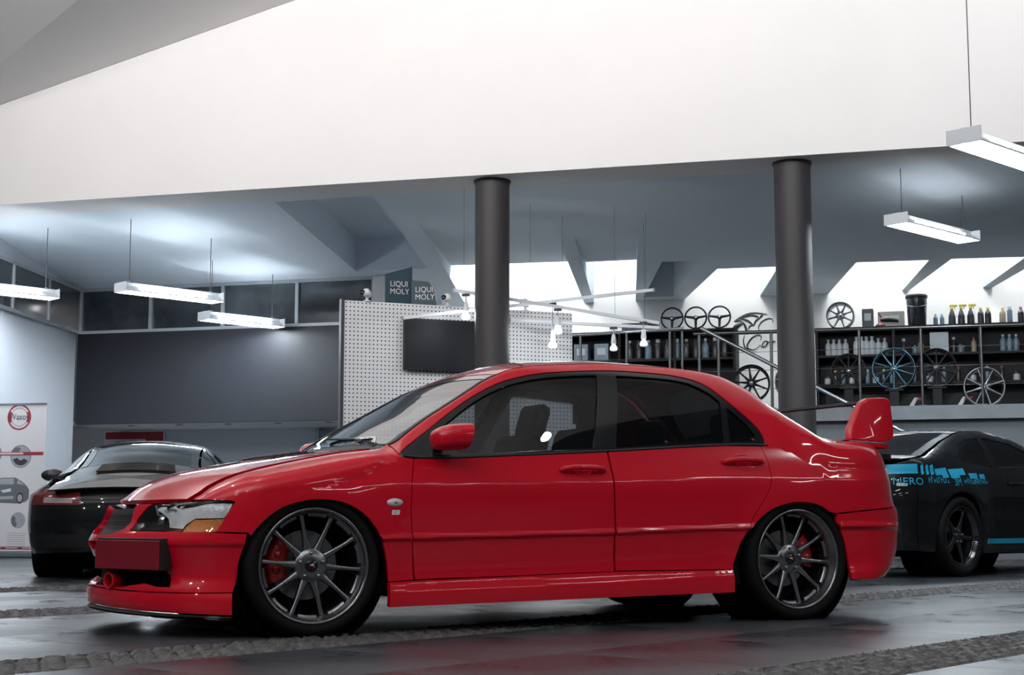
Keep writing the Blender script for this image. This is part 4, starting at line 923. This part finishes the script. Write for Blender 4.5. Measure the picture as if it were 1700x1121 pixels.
# ------------------------------------------------------------------ oil brand boards standing behind the display wall
PET=mat('board_petrol_blue',(.008,.040,.062),.5); LETW=mat('board_letter_white',(.72,.70,.70),.5)
def board(loc,rz,poly,label,tx,tz,size,z0):
    e=empty('advert_board',loc,rz,label,'sign')
    MB().prism(poly,.03,T3(0,.03,0)@XZ).build('board',PET,e)
    MB().box((.18,.12,.35),(.10,.20,.70)).build('stand',BLACK,e)
    for i,t in enumerate(('LIQUI','MOLY')):
        V,F=text2d(t,size); MB().add([(x*.92+tx,-.004,y+tz-i*size*.95) for x,y,_ in V],F).build('letters',LETW,e)
    return e
cb=empty('display_cabinet',room(-1.75,1.75,0),RZ+.2,'dark cabinet behind the white perforated wall under the petrol blue boards','cabinet')
MB().box((0,0,1.45),(.9,.4,2.9)).build('body',BLACK,cb)
for s in (-1,1): 
    d_=MB().box((s*.22,-.21,1.45),(.42,.02,2.8)).build('door',mat('cabinet_door_dark',(.03,.03,.035),.4),cb); MB().tube([(s*.04,-.23,1.3),(s*.04,-.23,1.5)],.008,6).build('handle',CHROME,d_)
board(room(-1.90,1.50,2.9),RZ+.55,[(0,0),(.36,0),(.36,.93),(0,.82)],'tall petrol blue oil brand board with a slanted top','.'and .06,.66,.105,0)
board(room(-1.58,1.62,2.9),RZ+.15,[(0,0),(.34,0),(.33,.45),(.29,.64),(.22,.72),(0,.74)],'lower rounded petrol blue oil brand board right of the taller one',.05,.58,.105,0)
for b_,n_,lab in ((-1.62,.10,'small white security camera on top of the perforated wall, left one'),(.02,1.44,'small white security camera on top of the perforated wall behind the left column'),(-.80,.76,'small white security camera on the perforated wall right of the oil boards')):
    e=empty('security_camera',room(b_,n_,3.15),RZ,lab,'camera')
    MB().lathe([(.05,0),(.05,.01),(.018,.02),(.016,.05)],14).build('base',WPLAST,e); MB().lathe([(0,.0),(.045,.0),(.05,.02),(.05,.09),(.04,.11),(0,.115)],16,T3(0,.05,.09)@RX(math.radians(75))).build('body',WPLAST,e); MB().lathe([(0,0),(.03,0),(.034,-.01)],14,T3(0,-.06,.065)@RX(math.radians(75))@T3(0,0,.115)).build('lens',BLACKG,e)
# ------------------------------------------------------------------ light track with spot lamps
RAILCAB=mat('track_cable_dark',(.05,.05,.055),.6)
def rail(a,b,label,cables=((.1,4.3),(.9,4.3))):
    a=room(*a); b=room(*b); e=empty('light_track',a,0,label,'light track'); d=b-a
    x=d.normalized(); y=Vector((0,0,1)).cross(x).normalized(); z=x.cross(y); M=Matrix(((x.x,y.x,z.x,0),(x.y,y.y,z.y,0),(x.z,y.z,z.z,0),(0,0,0,1)))
    MB().box((d.length/2,0,0),(d.length,.035,.04),M,.004).build('rail',HOUS,e)
    for q in (0,d.length): MB().box((q,0,0),(.02,.042,.048),M).build('rail_end',STEEL,e)
    for t,zc in cables: MB().tube([d*t,d*t+Vector((0,0,zc-(a.z+d.z*t)))],.002,6).build('cable',RAILCAB,e)
    return e
rail((-.50,.05,3.24),(1.78,1.25,2.91),'white light track running from the left column down to the right',((.05,4.5),(.78,4.35)))
rail((-1.13,.02,2.92),(1.67,1.47,3.36),'white light track rising to the right across the perforated wall',((.5,4.4),(.97,4.35)))
rail((-.10,1.13,3.0),(1.66,1.94,2.94),'lowest white light track behind the left column',((.35,4.35),(.9,4.3)))
BULB=mat('spot_bulb',(1,1,1),.3,emit=(.95,.98,1.0),es=60*LAMP); BULBOFF=mat('spot_bulb_off_glow',(.75,.78,.8),.3,emit=(.95,.98,1.0),es=.6)  # the unlit lamps' bulbs carry a faint added glow
def spot(p,label,on=True,rod=0):
    e=empty('spot_lamp',room(*p),RZ,label,'lamp','spot lamps on the track')
    MB().box((0,0,.155+rod),(.09,.04,.03)).build('adapter',BLACK,e); MB().tube([(0,0,.145+rod),(0,0,.07)],.008,6).build('stem',STEEL,e)
    MB().lathe([(.016,.075),(.022,.07),(.030,.02),(.036,-.03),(.034,-.045)],16).build('socket',HOUS,e)
    MB().lathe([(.024,-.035),(.026,-.06),(.046,-.09),(.052,-.115),(.040,-.135),(0,-.142)],18).build('bulb',BULB if on else BULBOFF,e)
spot((-.363,.122,3.03),'lit spot lamp just left of the left column'); spot((.64,.65,2.885),'lit spot lamp hanging at the crossing of the light tracks'); spot((.52,.875,2.74),'lit spot lamp hanging lowest, right of the left column',True,.25)
spot((1.114,1.689,2.77),'unlit spot lamp lowest before the dark shelves',False); spot((1.60,1.154,2.755),'unlit spot lamp at the right end of the sloping track',False)
# ------------------------------------------------------------------ roll-up banner and wall sign on the left
lu=ld.normalized(); lx=-lu   # along the left wall, away from the camera
bp=lw0+lu*3.0+Vector((lu.y,-lu.x,0))*-.35; 
bn=empty('rollup_banner',lw0+lu*3.30+Vector((-lu.y,lu.x,0))*.30,la+math.pi,'white roll-up banner with a red roundel, grey car picture and red stripe','banner')
# local x: 0..1.0 from its camera-side end to the far end after turning
W_=.85
WB=.86; ba=-YAW-math.radians(12); bn.location=Vector((.93,13.82,0))-Vector((math.cos(ba),math.sin(ba),0))*WB/2; bn.rotation_euler=(0,0,ba)
BW=mat('banner_white',(.80,.79,.80),.6); BR=mat('banner_red',(.33,.03,.05),.6); BG=mat('banner_grey',(.16,.17,.19),.6); BLG=mat('banner_light_grey',(.42,.44,.47),.6); BDK=mat('banner_dark',(.05,.05,.06),.6)
MB().box((WB/2,0,1.06),(WB,.006,1.92)).build('sheet',BW,bn); MB().box((WB/2,.03,.05),(WB+.02,.14,.09),None,.02).build('base_cassette',STEEL,bn); MB().box((WB/2,0,2.03),(WB+.01,.02,.03)).build('top_bar',STEEL,bn)
def disc2(cx,cz,r0,r1,m,name,y=-.005,n=40,a0=0,a1=360,kx=1.0):
    V=[];F=[]
    for i in range(n+1):
        a=math.radians(a0+(a1-a0)*i/n); V+=[(cx+kx*r0*math.cos(a),y,cz+r0*math.sin(a)),(cx+kx*r1*math.cos(a),y,cz+r1*math.sin(a))]
    for i in range(n): F.append((2*i,2*i+1,2*i+3,2*i+2))
    return MB().add(V,F).build(name,m,bn)
KX=1.0   # the banner's own print is wider than high
cxr=.55*WB
disc2(cxr,1.86,.150,.172,BR,'roundel_ring',kx=KX); disc2(cxr,1.86,.118,.172,BR,'roundel_band',-.0055,10,-30,30,KX); disc2(cxr,1.86,.118,.172,BR,'roundel_band',-.0055,10,150,210,KX); disc2(cxr,1.86,.116,.122,BR,'roundel_ring',kx=KX)
V,F=text2d('Waxoy',.125,0,'CENTER'); MB().add([(x*.78+cxr,-.007,y+1.825) for x,y,_ in V],F).build('banner_lettering',BDK,bn)
MB().box((WB*.49,-.004,1.375),(WB*.97,.004,.045)).build('red_stripe',BR,bn); MB().box((WB*.34,-.007,1.378),(WB*.60,.002,.020)).build('stripe_print',BW,bn)
for q,(cx,czz) in enumerate(((.10,1.375),(.60,1.34))):
    disc2(WB*cx,czz,.0,.150,BLG,'photo_disc',-.0045,kx=KX); disc2(WB*cx,czz,.14,.150,BG,'photo_rim',-.005,kx=KX); disc2(WB*cx,czz,.05,.12,BDK,'photo_detail',-.0052,16,200,330,KX); disc2(WB*cx-.05,czz+.02,.0,.10,BG,'photo_detail',-.0052,16,60,170,KX)
def poly2(P,m,name,y): return MB().add([(x*WB,y,z) for x,z in P],[tuple(range(len(P)))]).build(name,m,bn)
poly2([(.0,.74),(.0,.93),(.10,.96),(.18,1.03),(.30,1.06),(.52,1.06),(.62,1.02),(.72,.95),(.76,.90),(.76,.78),(.70,.74),(.55,.72)],BG,'printed_car',-.0045)
poly2([(.16,.97),(.22,1.03),(.31,1.05),(.50,1.05),(.50,.97)],BLG,'printed_car_screen',-.006); poly2([(.55,.98),(.57,1.04),(.63,1.0),(.68,.96)],BLG,'printed_car_window',-.006)
poly2([(.0,.86),(.18,.87),(.18,.82),(.0,.81)],BDK,'printed_car_grille',-.006); poly2([(.28,.89),(.45,.92),(.46,.88),(.33,.86)],BW,'printed_car_lamp',-.006); poly2([(.02,.80),(.50,.82),(.50,.78),(.02,.76)],BLG,'printed_car_bumper',-.006)
disc2(WB*.61,.79,.03,.075,BDK,'printed_car_tyre',-.007,20,kx=.7); disc2(WB*.61,.79,.0,.05,BLG,'printed_car_rim',-.0075,20,kx=.7)
for cx in (.0,.57):
    disc2(WB*cx+.02,.50,.0,.105,BLG,'photo_disc',-.0045,a0=(-90 if cx==0 else 0),a1=(90 if cx==0 else 360),kx=KX); disc2(WB*cx+.02,.50,.04,.10,BG,'photo_detail',-.006,12,(-80 if cx==0 else 140),(60 if cx==0 else 250),KX)
for k in range(7):
    for cx in (.12,.57): MB().box((WB*cx,-.004,.33-k*.028),(WB*(.20 if cx<.2 else .30),.002,.006)).build('small_print',BLG,bn)
MB().box((WB/2,-.004,.135),(WB,.003,.035)).build('red_stripe',BR,bn)
for k in range(3): MB().box((WB*(.22+.28*k),-.007,.137),(WB*.2,.002,.010)).build('stripe_print',BW,bn)
sg=empty('wall_sign',room(-8.58,5.985,1.62),RZ,'red and white framed sign on the wall behind the black sports coupe','sign')
MB().box((.565,-.015,.175),(1.13,.03,.40),None,.004).build('frame',WPLAST,sg); MB().box((.565,-.033,.175),(1.08,.006,.36)).build('red_field',BR,sg); MB().box((.40,-.038,.130),(.76,.005,.21)).build('white_field',BW,sg)
V,F=text2d('@Fireball',.125); MB().add([(x+.20,-.042,y+.105) for x,y,_ in V],F).build('sign_lettering',BDK,sg)
# ------------------------------------------------------------------ mezzanine railing and stair handrail
RAILM=mat('railing_steel_dark',(.10,.105,.11),.3,metal=.85)
def rtube(pts,r,name,m,parent,n=10): return MB().tube([tuple(Vector(p)) for p in pts],r,n).build(name,m,parent)
rl_=empty('mezzanine_railing',room(0,0,0),RZ,'dark steel railing with posts along the mezzanine edge','railing')
rtube([(1.87,3.38,3.02),(9.0,3.38,3.0)],.026,'top_rail',RAILM,rl_)
for b_ in (1.95,2.92,4.074,4.865,5.617,6.45,7.3): 
    rtube([(b_,3.38,1.98),(b_,3.38,3.0)],.021,'post',RAILM,rl_); MB().box((b_,3.38,1.985),(.10,.10,.012)).build('post_foot',RAILM,rl_)
for z in (2.25,2.5,2.75): rtube([(1.95,3.38,z),(9.0,3.38,z)],.004,'wire',RAILM,rl_,6)
r2=empty('landing_railing',room(0,0,0),RZ,'thin bright steel railing before the dark shelves, left of the stair','railing')
rtube([(.05,3.36,3.05),(1.75,3.36,3.10)],.022,'top_rail',CHROME,r2)
for b_ in (.30,.95,1.55,1.72): rtube([(b_,3.36,1.98),(b_,3.36,3.06)],.018,'post',RAILM,r2)
for z in (2.3,2.7): rtube([(.1,3.36,z),(1.72,3.36,z)],.004,'wire',RAILM,r2,6)
hr=empty('stair_handrail',room(0,0,0),RZ,'sloping steel stair handrail running down to the right behind the column','handrail')
rtube([(2.02,3.1,3.06),(4.30,3.1,1.80),(5.0,3.1,1.42)],.026,'rail',STEEL,hr)
for b_,zt in ((2.25,2.93),(3.3,2.35),(4.3,1.80)): rtube([(b_,3.1,zt-1.0),(b_,3.1,zt)],.018,'post',RAILM,hr)
MB().add([(1.9,3.12,2.08),(1.9,3.12,1.86),(5.0,3.12,.16),(5.0,3.12,.40),(1.9,3.08,2.08),(1.9,3.08,1.86),(5.0,3.08,.16),(5.0,3.08,.40)],[(0,1,2,3),(7,6,5,4),(0,4,5,1),(1,5,6,2),(2,6,7,3),(3,7,4,0)]).build('stringer',RAILM,hr)
for k in range(9):
    MB().box((2.15+k*.32,3.24,1.86-k*.175),(.30,.20,.04)).build('step',RAILM,hr)
# ------------------------------------------------------------------ shelves on the mezzanine
SHM=mat('shelf_black_steel',(.007,.0075,.009),.6,spec=.25)
ORD=['first','second','third','fourth','fifth','sixth','seventh','eighth','ninth','tenth','eleventh','twelfth']
def shelf(b0,b1,zs,label,div):
    e=empty('display_shelf',room(b0,5.75,1.98),RZ,label,'shelf'); L=b1-b0
    for x in [0]+div+[L]: MB().box((x,0,(zs[-1]-1.98)/2),(.04,.40,zs[-1]-1.98)).build('upright',SHM,e)
    for z in zs: MB().box((L/2,0,z-1.98-.015),(L,.40,.03)).build('shelf_board',SHM,e)
    MB().box((L/2,.20,(zs[-1]-1.98)/2),(L,.012,zs[-1]-1.98)).build('back_panel',SHM,e)
    return e
shelf(-.45,2.15,(2.10,2.42,2.92,3.36),'black shelf unit full of dark bottles left of the stair handrail',[.85,1.7])
shelf(3.36,8.2,(2.10,2.48,2.90,3.31),'long black shelf unit full of bottles right of the right column',[1.1,2.3,3.5])
def bottle_mesh(kind,m,capm):
    if kind=='bottle': body=[(0,0),(.036,0),(.038,.01),(.038,.12),(.030,.15),(.014,.165),(.014,.18)]; cap=[(.017,.178),(.017,.205),(0,.207)]
    elif kind=='spray': body=[(0,0),(.04,0),(.042,.01),(.040,.10),(.022,.16),(.014,.17),(.014,.19)]; cap=None
    elif kind=='jar': body=[(0,0),(.045,0),(.047,.008),(.047,.08),(.043,.09)]; cap=[(.047,.088),(.047,.12),(0,.122)]
    else: body=[(0,0),(.032,0),(.033,.006),(.033,.16),(.024,.175)]; cap=[(.024,.174),(.024,.21),(0,.212)]
    me=[MB().lathe(body,14)]
    mb=MB()
    if cap: mb.lathe(cap,14)
    else: mb.lathe([(.018,.185),(.018,.205),(.012,.215),(0,.216)],12).box((.02,0,.225),(.085,.026,.026),None,.005).box((.035,0,.20),(.010,.012,.035),RY(.0))
    return me[0],mb
PROTO={}
def product(kind,m,capm,b,n,z,label,group,cat,sc=1.0,rz=0):
    key=(kind,m.name,capm.name)
    if key not in PROTO:
        a,c=bottle_mesh(kind,m,capm); x=bpy.data.meshes.new('body'); x.from_pydata(a.V,[],a.F); x.update(); x.polygons.foreach_set('use_smooth',a.sm); x.materials.append(m)
        y=bpy.data.meshes.new('cap'); y.from_pydata(c.V,[],c.F); y.update(); y.polygons.foreach_set('use_smooth',c.sm); y.materials.append(capm); PROTO[key]=(x,y)
    x,y=PROTO[key]; e=empty({'bottle':'bottle','spray':'spray_bottle','jar':'jar','can':'spray_can'}[kind],room(b,n,z),RZ+rz,label,cat,group)
    e.scale=(sc,sc,sc); link('body',x,None,e); link('cap',y,None,e); return e
PW=mat('bottle_white',(.34,.38,.40),.4); PB=mat('bottle_black',(.015,.016,.018),.3); PY=mat('cap_yellow',(.55,.46,.05),.4); PG=mat('bottle_steel_blue',(.09,.14,.18),.35); PT=mat('bottle_tan',(.26,.20,.14),.5); PR=mat('cap_dark_red',(.20,.03,.03),.5)
# top of the right shelf: yellow-topped spray bottles, then a row of darker ones
for k,b_ in enumerate((5.29,5.42,5.55)): product('spray',PB,PY,b_,5.70,3.31,f'black spray bottle with yellow trigger, {ORD[k]} from the bucket on the shelf top','yellow-trigger bottles on the shelf top','bottle',1.25)
for k,b_ in enumerate((5.06,5.15)): product('bottle',PG,PW,b_,5.70,3.31,f'slim blue-grey bottle, {ORD[k]} right of the black bucket','slim bottles by the bucket','bottle',.85)
for k,b_ in enumerate((5.69,5.79)): product('bottle',PB,PY,b_,5.72,3.31,f'dark bottle with yellow cap, {ORD[k]} after the yellow-trigger bottles','yellow-capped bottles on the shelf top','bottle',1.2)
for k,b_ in enumerate((5.99,6.09,6.24,6.34,6.45,6.56,6.70)): product(('bottle','can')[k%2],(PT,PG,PB)[k%3],(PY,PW,PR)[k%3],b_,5.72,3.31,f'{ORD[k]} dark bottle of the last row on the shelf top, from the left','last row on the shelf top','bottle',1.15)
# upper bay
for k,b_ in enumerate((3.52,3.60,3.68,3.77,3.93,4.0,4.07,4.15,4.24,4.33)): product('bottle',PW,PW,b_,5.66,2.90,f'pale bottle, {ORD[k]} from the left on the upper shelf behind the column','pale bottles on the upper shelf','bottle',1.2 if k<4 or k>7 else 1.35)
for k,b_ in enumerate((4.60,4.76,4.84,5.30,5.40,5.58)): product(('can','jar','bottle')[k%3],(PB,PG,PT)[k%3],(PW,PB,PR)[k%3],b_,5.68,2.90,f'{ORD[k]} dark container in the middle of the upper shelf','dark containers on the upper shelf','container',1.1)
for k,b_ in enumerate((5.98,6.07,6.16,6.36,6.46,6.56)): product('bottle',PG,PW,b_,5.66,2.90,f'blue-grey bottle, {ORD[k]} of six at the right end of the upper shelf','blue-grey bottles on the upper shelf','bottle',1.2)
# lower bays
for k in range(9): product(('jar','bottle','can')[k%3],(PW,PB,PG)[k%3],(PB,PW,PY)[(k*2)%3],3.50+k*.115,5.64,2.48,f'{ORD[k]} small container from the left on the middle shelf','containers on the middle shelf','container',1.0)
for k in range(10): product(('can','jar','bottle')[k%3],(PB,PG,PW)[(k*2)%3],(PR,PB,PW)[k%3],4.75+k*.20,5.64,2.48,f'{ORD[k]} container of the right half of the middle shelf','containers on the right middle shelf','container',1.05)
# left shelf unit
for k in range(11): product(('bottle','can')[k%2],(PB,PB,PG)[k%3],(PW,PB,PW)[k%3],.55+k*.145,5.62,2.92,f'{ORD[k]} dark bottle from the left on the left shelf unit, upper board','bottles on the left shelf unit','bottle',1.45)
for k in range(10): product(('jar','bottle','can')[k%3],(PW,PB,PG)[k%3],(PB,PW,PR)[k%3],-.30+k*.235,5.62,2.42,f'{ORD[k]} container from the left on the left shelf unit, lower board','containers on the left shelf unit','container',1.3)
BXM=mat('carton_dark',(.05,.055,.06),.6); BXW=mat('carton_pale',(.40,.44,.46),.6)
def carton(b,n,z,dx,dy,dz,m,label,lidm=None):
    e=empty('carton',room(b,n,z),RZ,label,'box'); MB().box((0,0,dz/2),(dx,dy,dz),None,.006).build('body',m,e); MB().box((0,-dy/2-.001,dz*.55),(dx*.6,.002,dz*.4)).build('printed_label',lidm or BXW,e); return e
carton(-.20,5.66,2.92,.22,.2,.26,PG,'blue-grey carton at the left end of the left shelf unit'); carton(.12,5.66,2.92,.22,.2,.26,PG,'blue-grey carton second from the left of the left shelf unit')
carton(.70,5.70,3.36,.52,.3,.12,BXM,'flat black case lying on top of the left shelf unit')
carton(4.10,5.70,3.31,.16,.2,.27,BXM,'dark canister-like box beside the wheel on the shelf top'); carton(4.43,5.84,3.31,.38,.18,.24,mat('case_grey',(.28,.26,.25),.6),'grey flat case beside the black bucket on the shelf top')
carton(5.10,5.68,2.90,.26,.2,.30,BXW,'pale blue carton in the middle of the upper shelf')
to=empty('polishing_machine',room(4.40,5.62,3.31),RZ,'small red and dark polishing machine on the shelf top','machine')
MB().tube([(-.12,0,.10),(0,0,.11),(.14,0,.08)],[.03,.045,.025],10).build('body',BLACK,to); MB().lathe([(0,0),(.07,0),(.075,.02),(.03,.05),(0,.06)],18,T3(-.12,0,0)).build('pad',PR,to); MB().tube([(-.10,0,.13),(-.14,0,.20)],.012,8).build('handle',PR,to)
bk_=empty('bucket',room(4.80,5.64,3.31),RZ,'tall black bucket with lid on the shelf top','bucket')
MB().lathe([(0,0),(.125,0),(.13,.01),(.148,.38),(.148,.40)],28).build('body',mat('bucket_black',(.012,.016,.018),.2,coat=.6),bk_); MB().lathe([(.150,.395),(.158,.40),(.158,.44),(.150,.45),(0,.45)],28).build('lid',BLACK,bk_)
MB().tube([(.150*math.cos(a),.150*math.sin(a)-.0,.33-.07*math.sin(a+math.pi)) for a in np.linspace(-math.pi,0,13)],.004,6).build('bail_handle',STEEL,bk_)
# ------------------------------------------------------------------ display wheels
BRIM=mat('display_rim_blue',(.03,.085,.12),.25,metal=.8); KRIM=mat('display_rim_black',(.008,.008,.009),.5,spec=.2); SRIM=mat('display_rim_steel',(.20,.21,.22),.3,metal=.85)
def dwheel(p,r,m,n,label,rz=0,tilt=-.08,depth=.16,hole=True):
    e=empty('alloy_wheel',room(*p),RZ+rz,label,'wheel','alloy wheels on show')
    M=T3(0,0,r)@RX(math.pi/2+tilt)
    MB().lathe([(r-.004,-depth),(r,-depth+.01),(r-.014,-depth*.5),(r-.012,-.02),(r,0),(r-.004,.006),(r-.014,.004),(r-.024,-.02),(r-.03,-depth)],48,M).build('rim',m,e)
    for k in range(n):
        a=2*math.pi*k/n+.3; P=[(math.cos(a)*q,math.sin(a)*q,-.03+.015*(q/r)) for q in (.045,.5*r,r-.018)]
        MB().tube(P,[.022,.013,.012],6,True,M).build('spoke',m,e)
    MB().lathe([(0,-.012),(.04,-.012),(.062,-.02),(.066,-.05)],20,M).build('hub',m,e); MB().lathe([(0,-.004),(.026,-.006),(.03,-.012)],16,M).build('centre_cap',CHROME,e)
    return e
dwheel((3.70,5.72,3.31),.205,SRIM,8,'grey eight-spoke wheel standing on the shelf top right of the column')
dwheel((2.55,4.2,2.15),.26,KRIM,9,'black wheel with bright hub left of the right column',.1)
dwheel((3.13,4.25,2.15),.27,SRIM,7,'silver-lipped wheel half hidden by the right column',-.1)
dwheel((3.90,3.86,2.28),.235,KRIM,10,'slim black wheel just right of the right column'); dwheel((4.495,3.86,2.24),.285,BRIM,10,'blue ten-spoke wheel on the display plinth'); dwheel((5.05,3.86,2.26),.265,KRIM,10,'black multi-spoke wheel right of the blue wheel'); dwheel((5.65,3.80,1.985),.265,SRIM,8,'steel-coloured wheel standing lowest, before the railing post'); dwheel((6.42,3.86,2.2),.265,KRIM,9,'black wheel at the right edge of the shelves')
pl=empty('display_plinth',room(3.62,4.28,1.98),RZ,'low black display plinth with white and red flag marks under the wheels','plinth')
MB().box((1.05,.05,.11),(2.2,.38,.22)).build('body',SHM,pl)
for k,x in enumerate((.55,1.15,1.78)):
    MB().add([(x-.09,-.142,.06),(x-.02,-.142,.17),(x+.03,-.142,.17),(x-.03,-.142,.06)],[(0,1,2,3)]).build('flag_mark_white',mat('flag_white',(.6,.6,.6),.5),pl); MB().add([(x-.01,-.142,.13),(x+.02,-.142,.17),(x+.11,-.142,.17),(x+.09,-.142,.13)],[(0,1,2,3)]).build('flag_mark_red',mat('flag_red',(.3,.03,.03),.5),pl)
for b_,n_,h,dx,lab in ((3.90,3.74,.30,.24,'black wheel stand under the slim black wheel'),(4.495,3.74,.26,.24,'black wheel stand under the blue wheel'),(5.05,3.74,.28,.24,'black wheel stand under the multi-spoke wheel'),(6.42,3.74,.22,.24,'black wheel stand at the right edge of the shelves'),(2.55,4.10,.17,.3,'black wheel stand left of the right column'),(3.13,4.15,.17,.3,'black wheel stand behind the right column')):
    e=empty('wheel_stand',room(b_,n_+.10,1.98),RZ,lab,'stand')
    MB().box((0,0,h/2-.01),(dx*.5,.10,h-.02)).build('block',SHM,e); MB().box((0,0,h-.01),(dx,.14,.02)).build('top_plate',SHM,e); MB().box((0,0,.006),(dx,.16,.012)).build('foot',SHM,e)
# ------------------------------------------------------------------ steering wheels and wall lettering
for k,(b_,kind) in enumerate(((1.20,0),(1.56,1),(1.92,1))):
    e=empty('steering_wheel',room(b_,5.66,3.365),RZ,('left','middle','right')[k]+'most black sports steering wheel on top of the left shelf unit' if k!=1 else 'middle one of three black sports steering wheels on the left shelf unit','steering wheel','steering wheels on the shelf')
    M=T3(0,0,.178)@RX(math.pi/2-.1); R_=.165
    MB().tube([(R_*math.cos(a),R_*math.sin(a),0) for a in np.linspace(0,2*math.pi,41)],.014,8,False,M).build('rim',BLACK,e)
    for a in (8,172,270): a=math.radians(a); MB().tube([(.03*math.cos(a),.03*math.sin(a),-.01),(R_*math.cos(a),R_*math.sin(a),0)],[.022,.016],8,True,M).build('spoke',BLACK,e)
    MB().lathe([(0,.012),(.03,.01),(.038,-.005),(.038,-.03)],18,M).build('hub',BLACKG,e); MB().lathe([(0,.016),(.016,.014),(.018,.01)],12,M).build('horn_button',CHROME,e)
LET=mat('wall_lettering_black',(.02,.018,.016),.5)
lt=empty('wall_lettering',room(1.97,6.59,2.93),RZ,'black script lettering with a winged emblem on the white wall left of the right column','lettering')
# winged emblem and script strokes are raised letters, drawn in wall coordinates (x along the wall, z up)
def px2w(cx_,cy_): # crop coordinates (170x120 px patch) of the drawing to metres on the wall
    return ((cx_-80)/1588*170*.00945, (560-cy_)/1121*120*.00945+.42)
def stroke(P,r,name='script_stroke',n=6):
    P=smoothpoly([px2w(*p) for p in P],5); rr=r if hasattr(r,'__len__') else None
    R=[r*(.35+.65*math.sin(math.pi*min(max(i/(len(P)-1),.02),.98))) for i in range(len(P))] if rr is None else r
    MB().tube([(x,0,z) for x,z in P],R,6,True,Matrix.Diagonal((1,.4,1,1))).build(name,LET,lt)
for P,r in (([(130,330),(230,265),(350,215),(480,205),(640,235)],.014),([(210,300),(330,245),(430,240),(530,285)],.016),([(240,290),(340,320),(430,400)],.018),([(570,225),(530,280)],.018),([(530,285),(470,320),(430,400)],.014),([(430,390),(370,410),(345,470)],.012),([(230,320),(290,380),(320,480),(330,540)],.022),([(130,330),(200,315),(250,330)],.012),([(120,470),(150,410),(240,360)],.034),([(150,470),(200,400),(260,370)],.016),([(290,540),(270,640),(300,740),(400,770)],.012)): stroke(P,r,'emblem_stroke')
for P,r in (([(720,360),(715,310),(640,300),(550,350),(505,430),(520,490)],.010),([(530,630),(545,580),(500,548),(420,575),(350,650),(325,720),(370,770),(450,765),(530,700)],.011),([(530,710),(560,740),(610,720),(640,660),(590,650),(555,700),(580,740)],.011),([(640,660),(690,670),(715,660),(700,720)],.012),([(700,690),(740,655),(760,670)],.012),([(1370,655),(1400,700),(1450,700)],.016),([(1400,490),(1440,550),(1450,610)],.014),([(1440,640),(1400,690)],.010)): stroke(P,r)
# ------------------------------------------------------------------ tubes up in the slots along the mezzanine wall
SLT=mat('slot_tube',(1,1,1),.4,emit=(1.0,.98,.95),es=520*LAMP)
for k,c in enumerate(COFF):
    if c['cap'] is None: continue
    q=c['q']; xc=(q[2][0]+q[3][0])/2; wid=abs(q[2][0]-q[3][0])*.8
    e=empty('slot_lamp',room(xc,5.35,5.35),RZ,f'bare tube lamp high in the {ORD[[i for i,d in enumerate(COFF) if d["cap"] is not None].index(k)]} light slot over the mezzanine from the left','lamp')
    MB().tube([(-wid/2,0,0),(wid/2,0,0)],.02,10).build('tube',SLT,e); MB().box((0,0,.05),(wid+.06,.05,.05)).build('batten',HOUS,e)
    for s in (-1,1): MB().tube([(s*wid*.4,0,.07),(s*wid*.4,0,.25)],.006,6).build('hanger',STEEL,e)
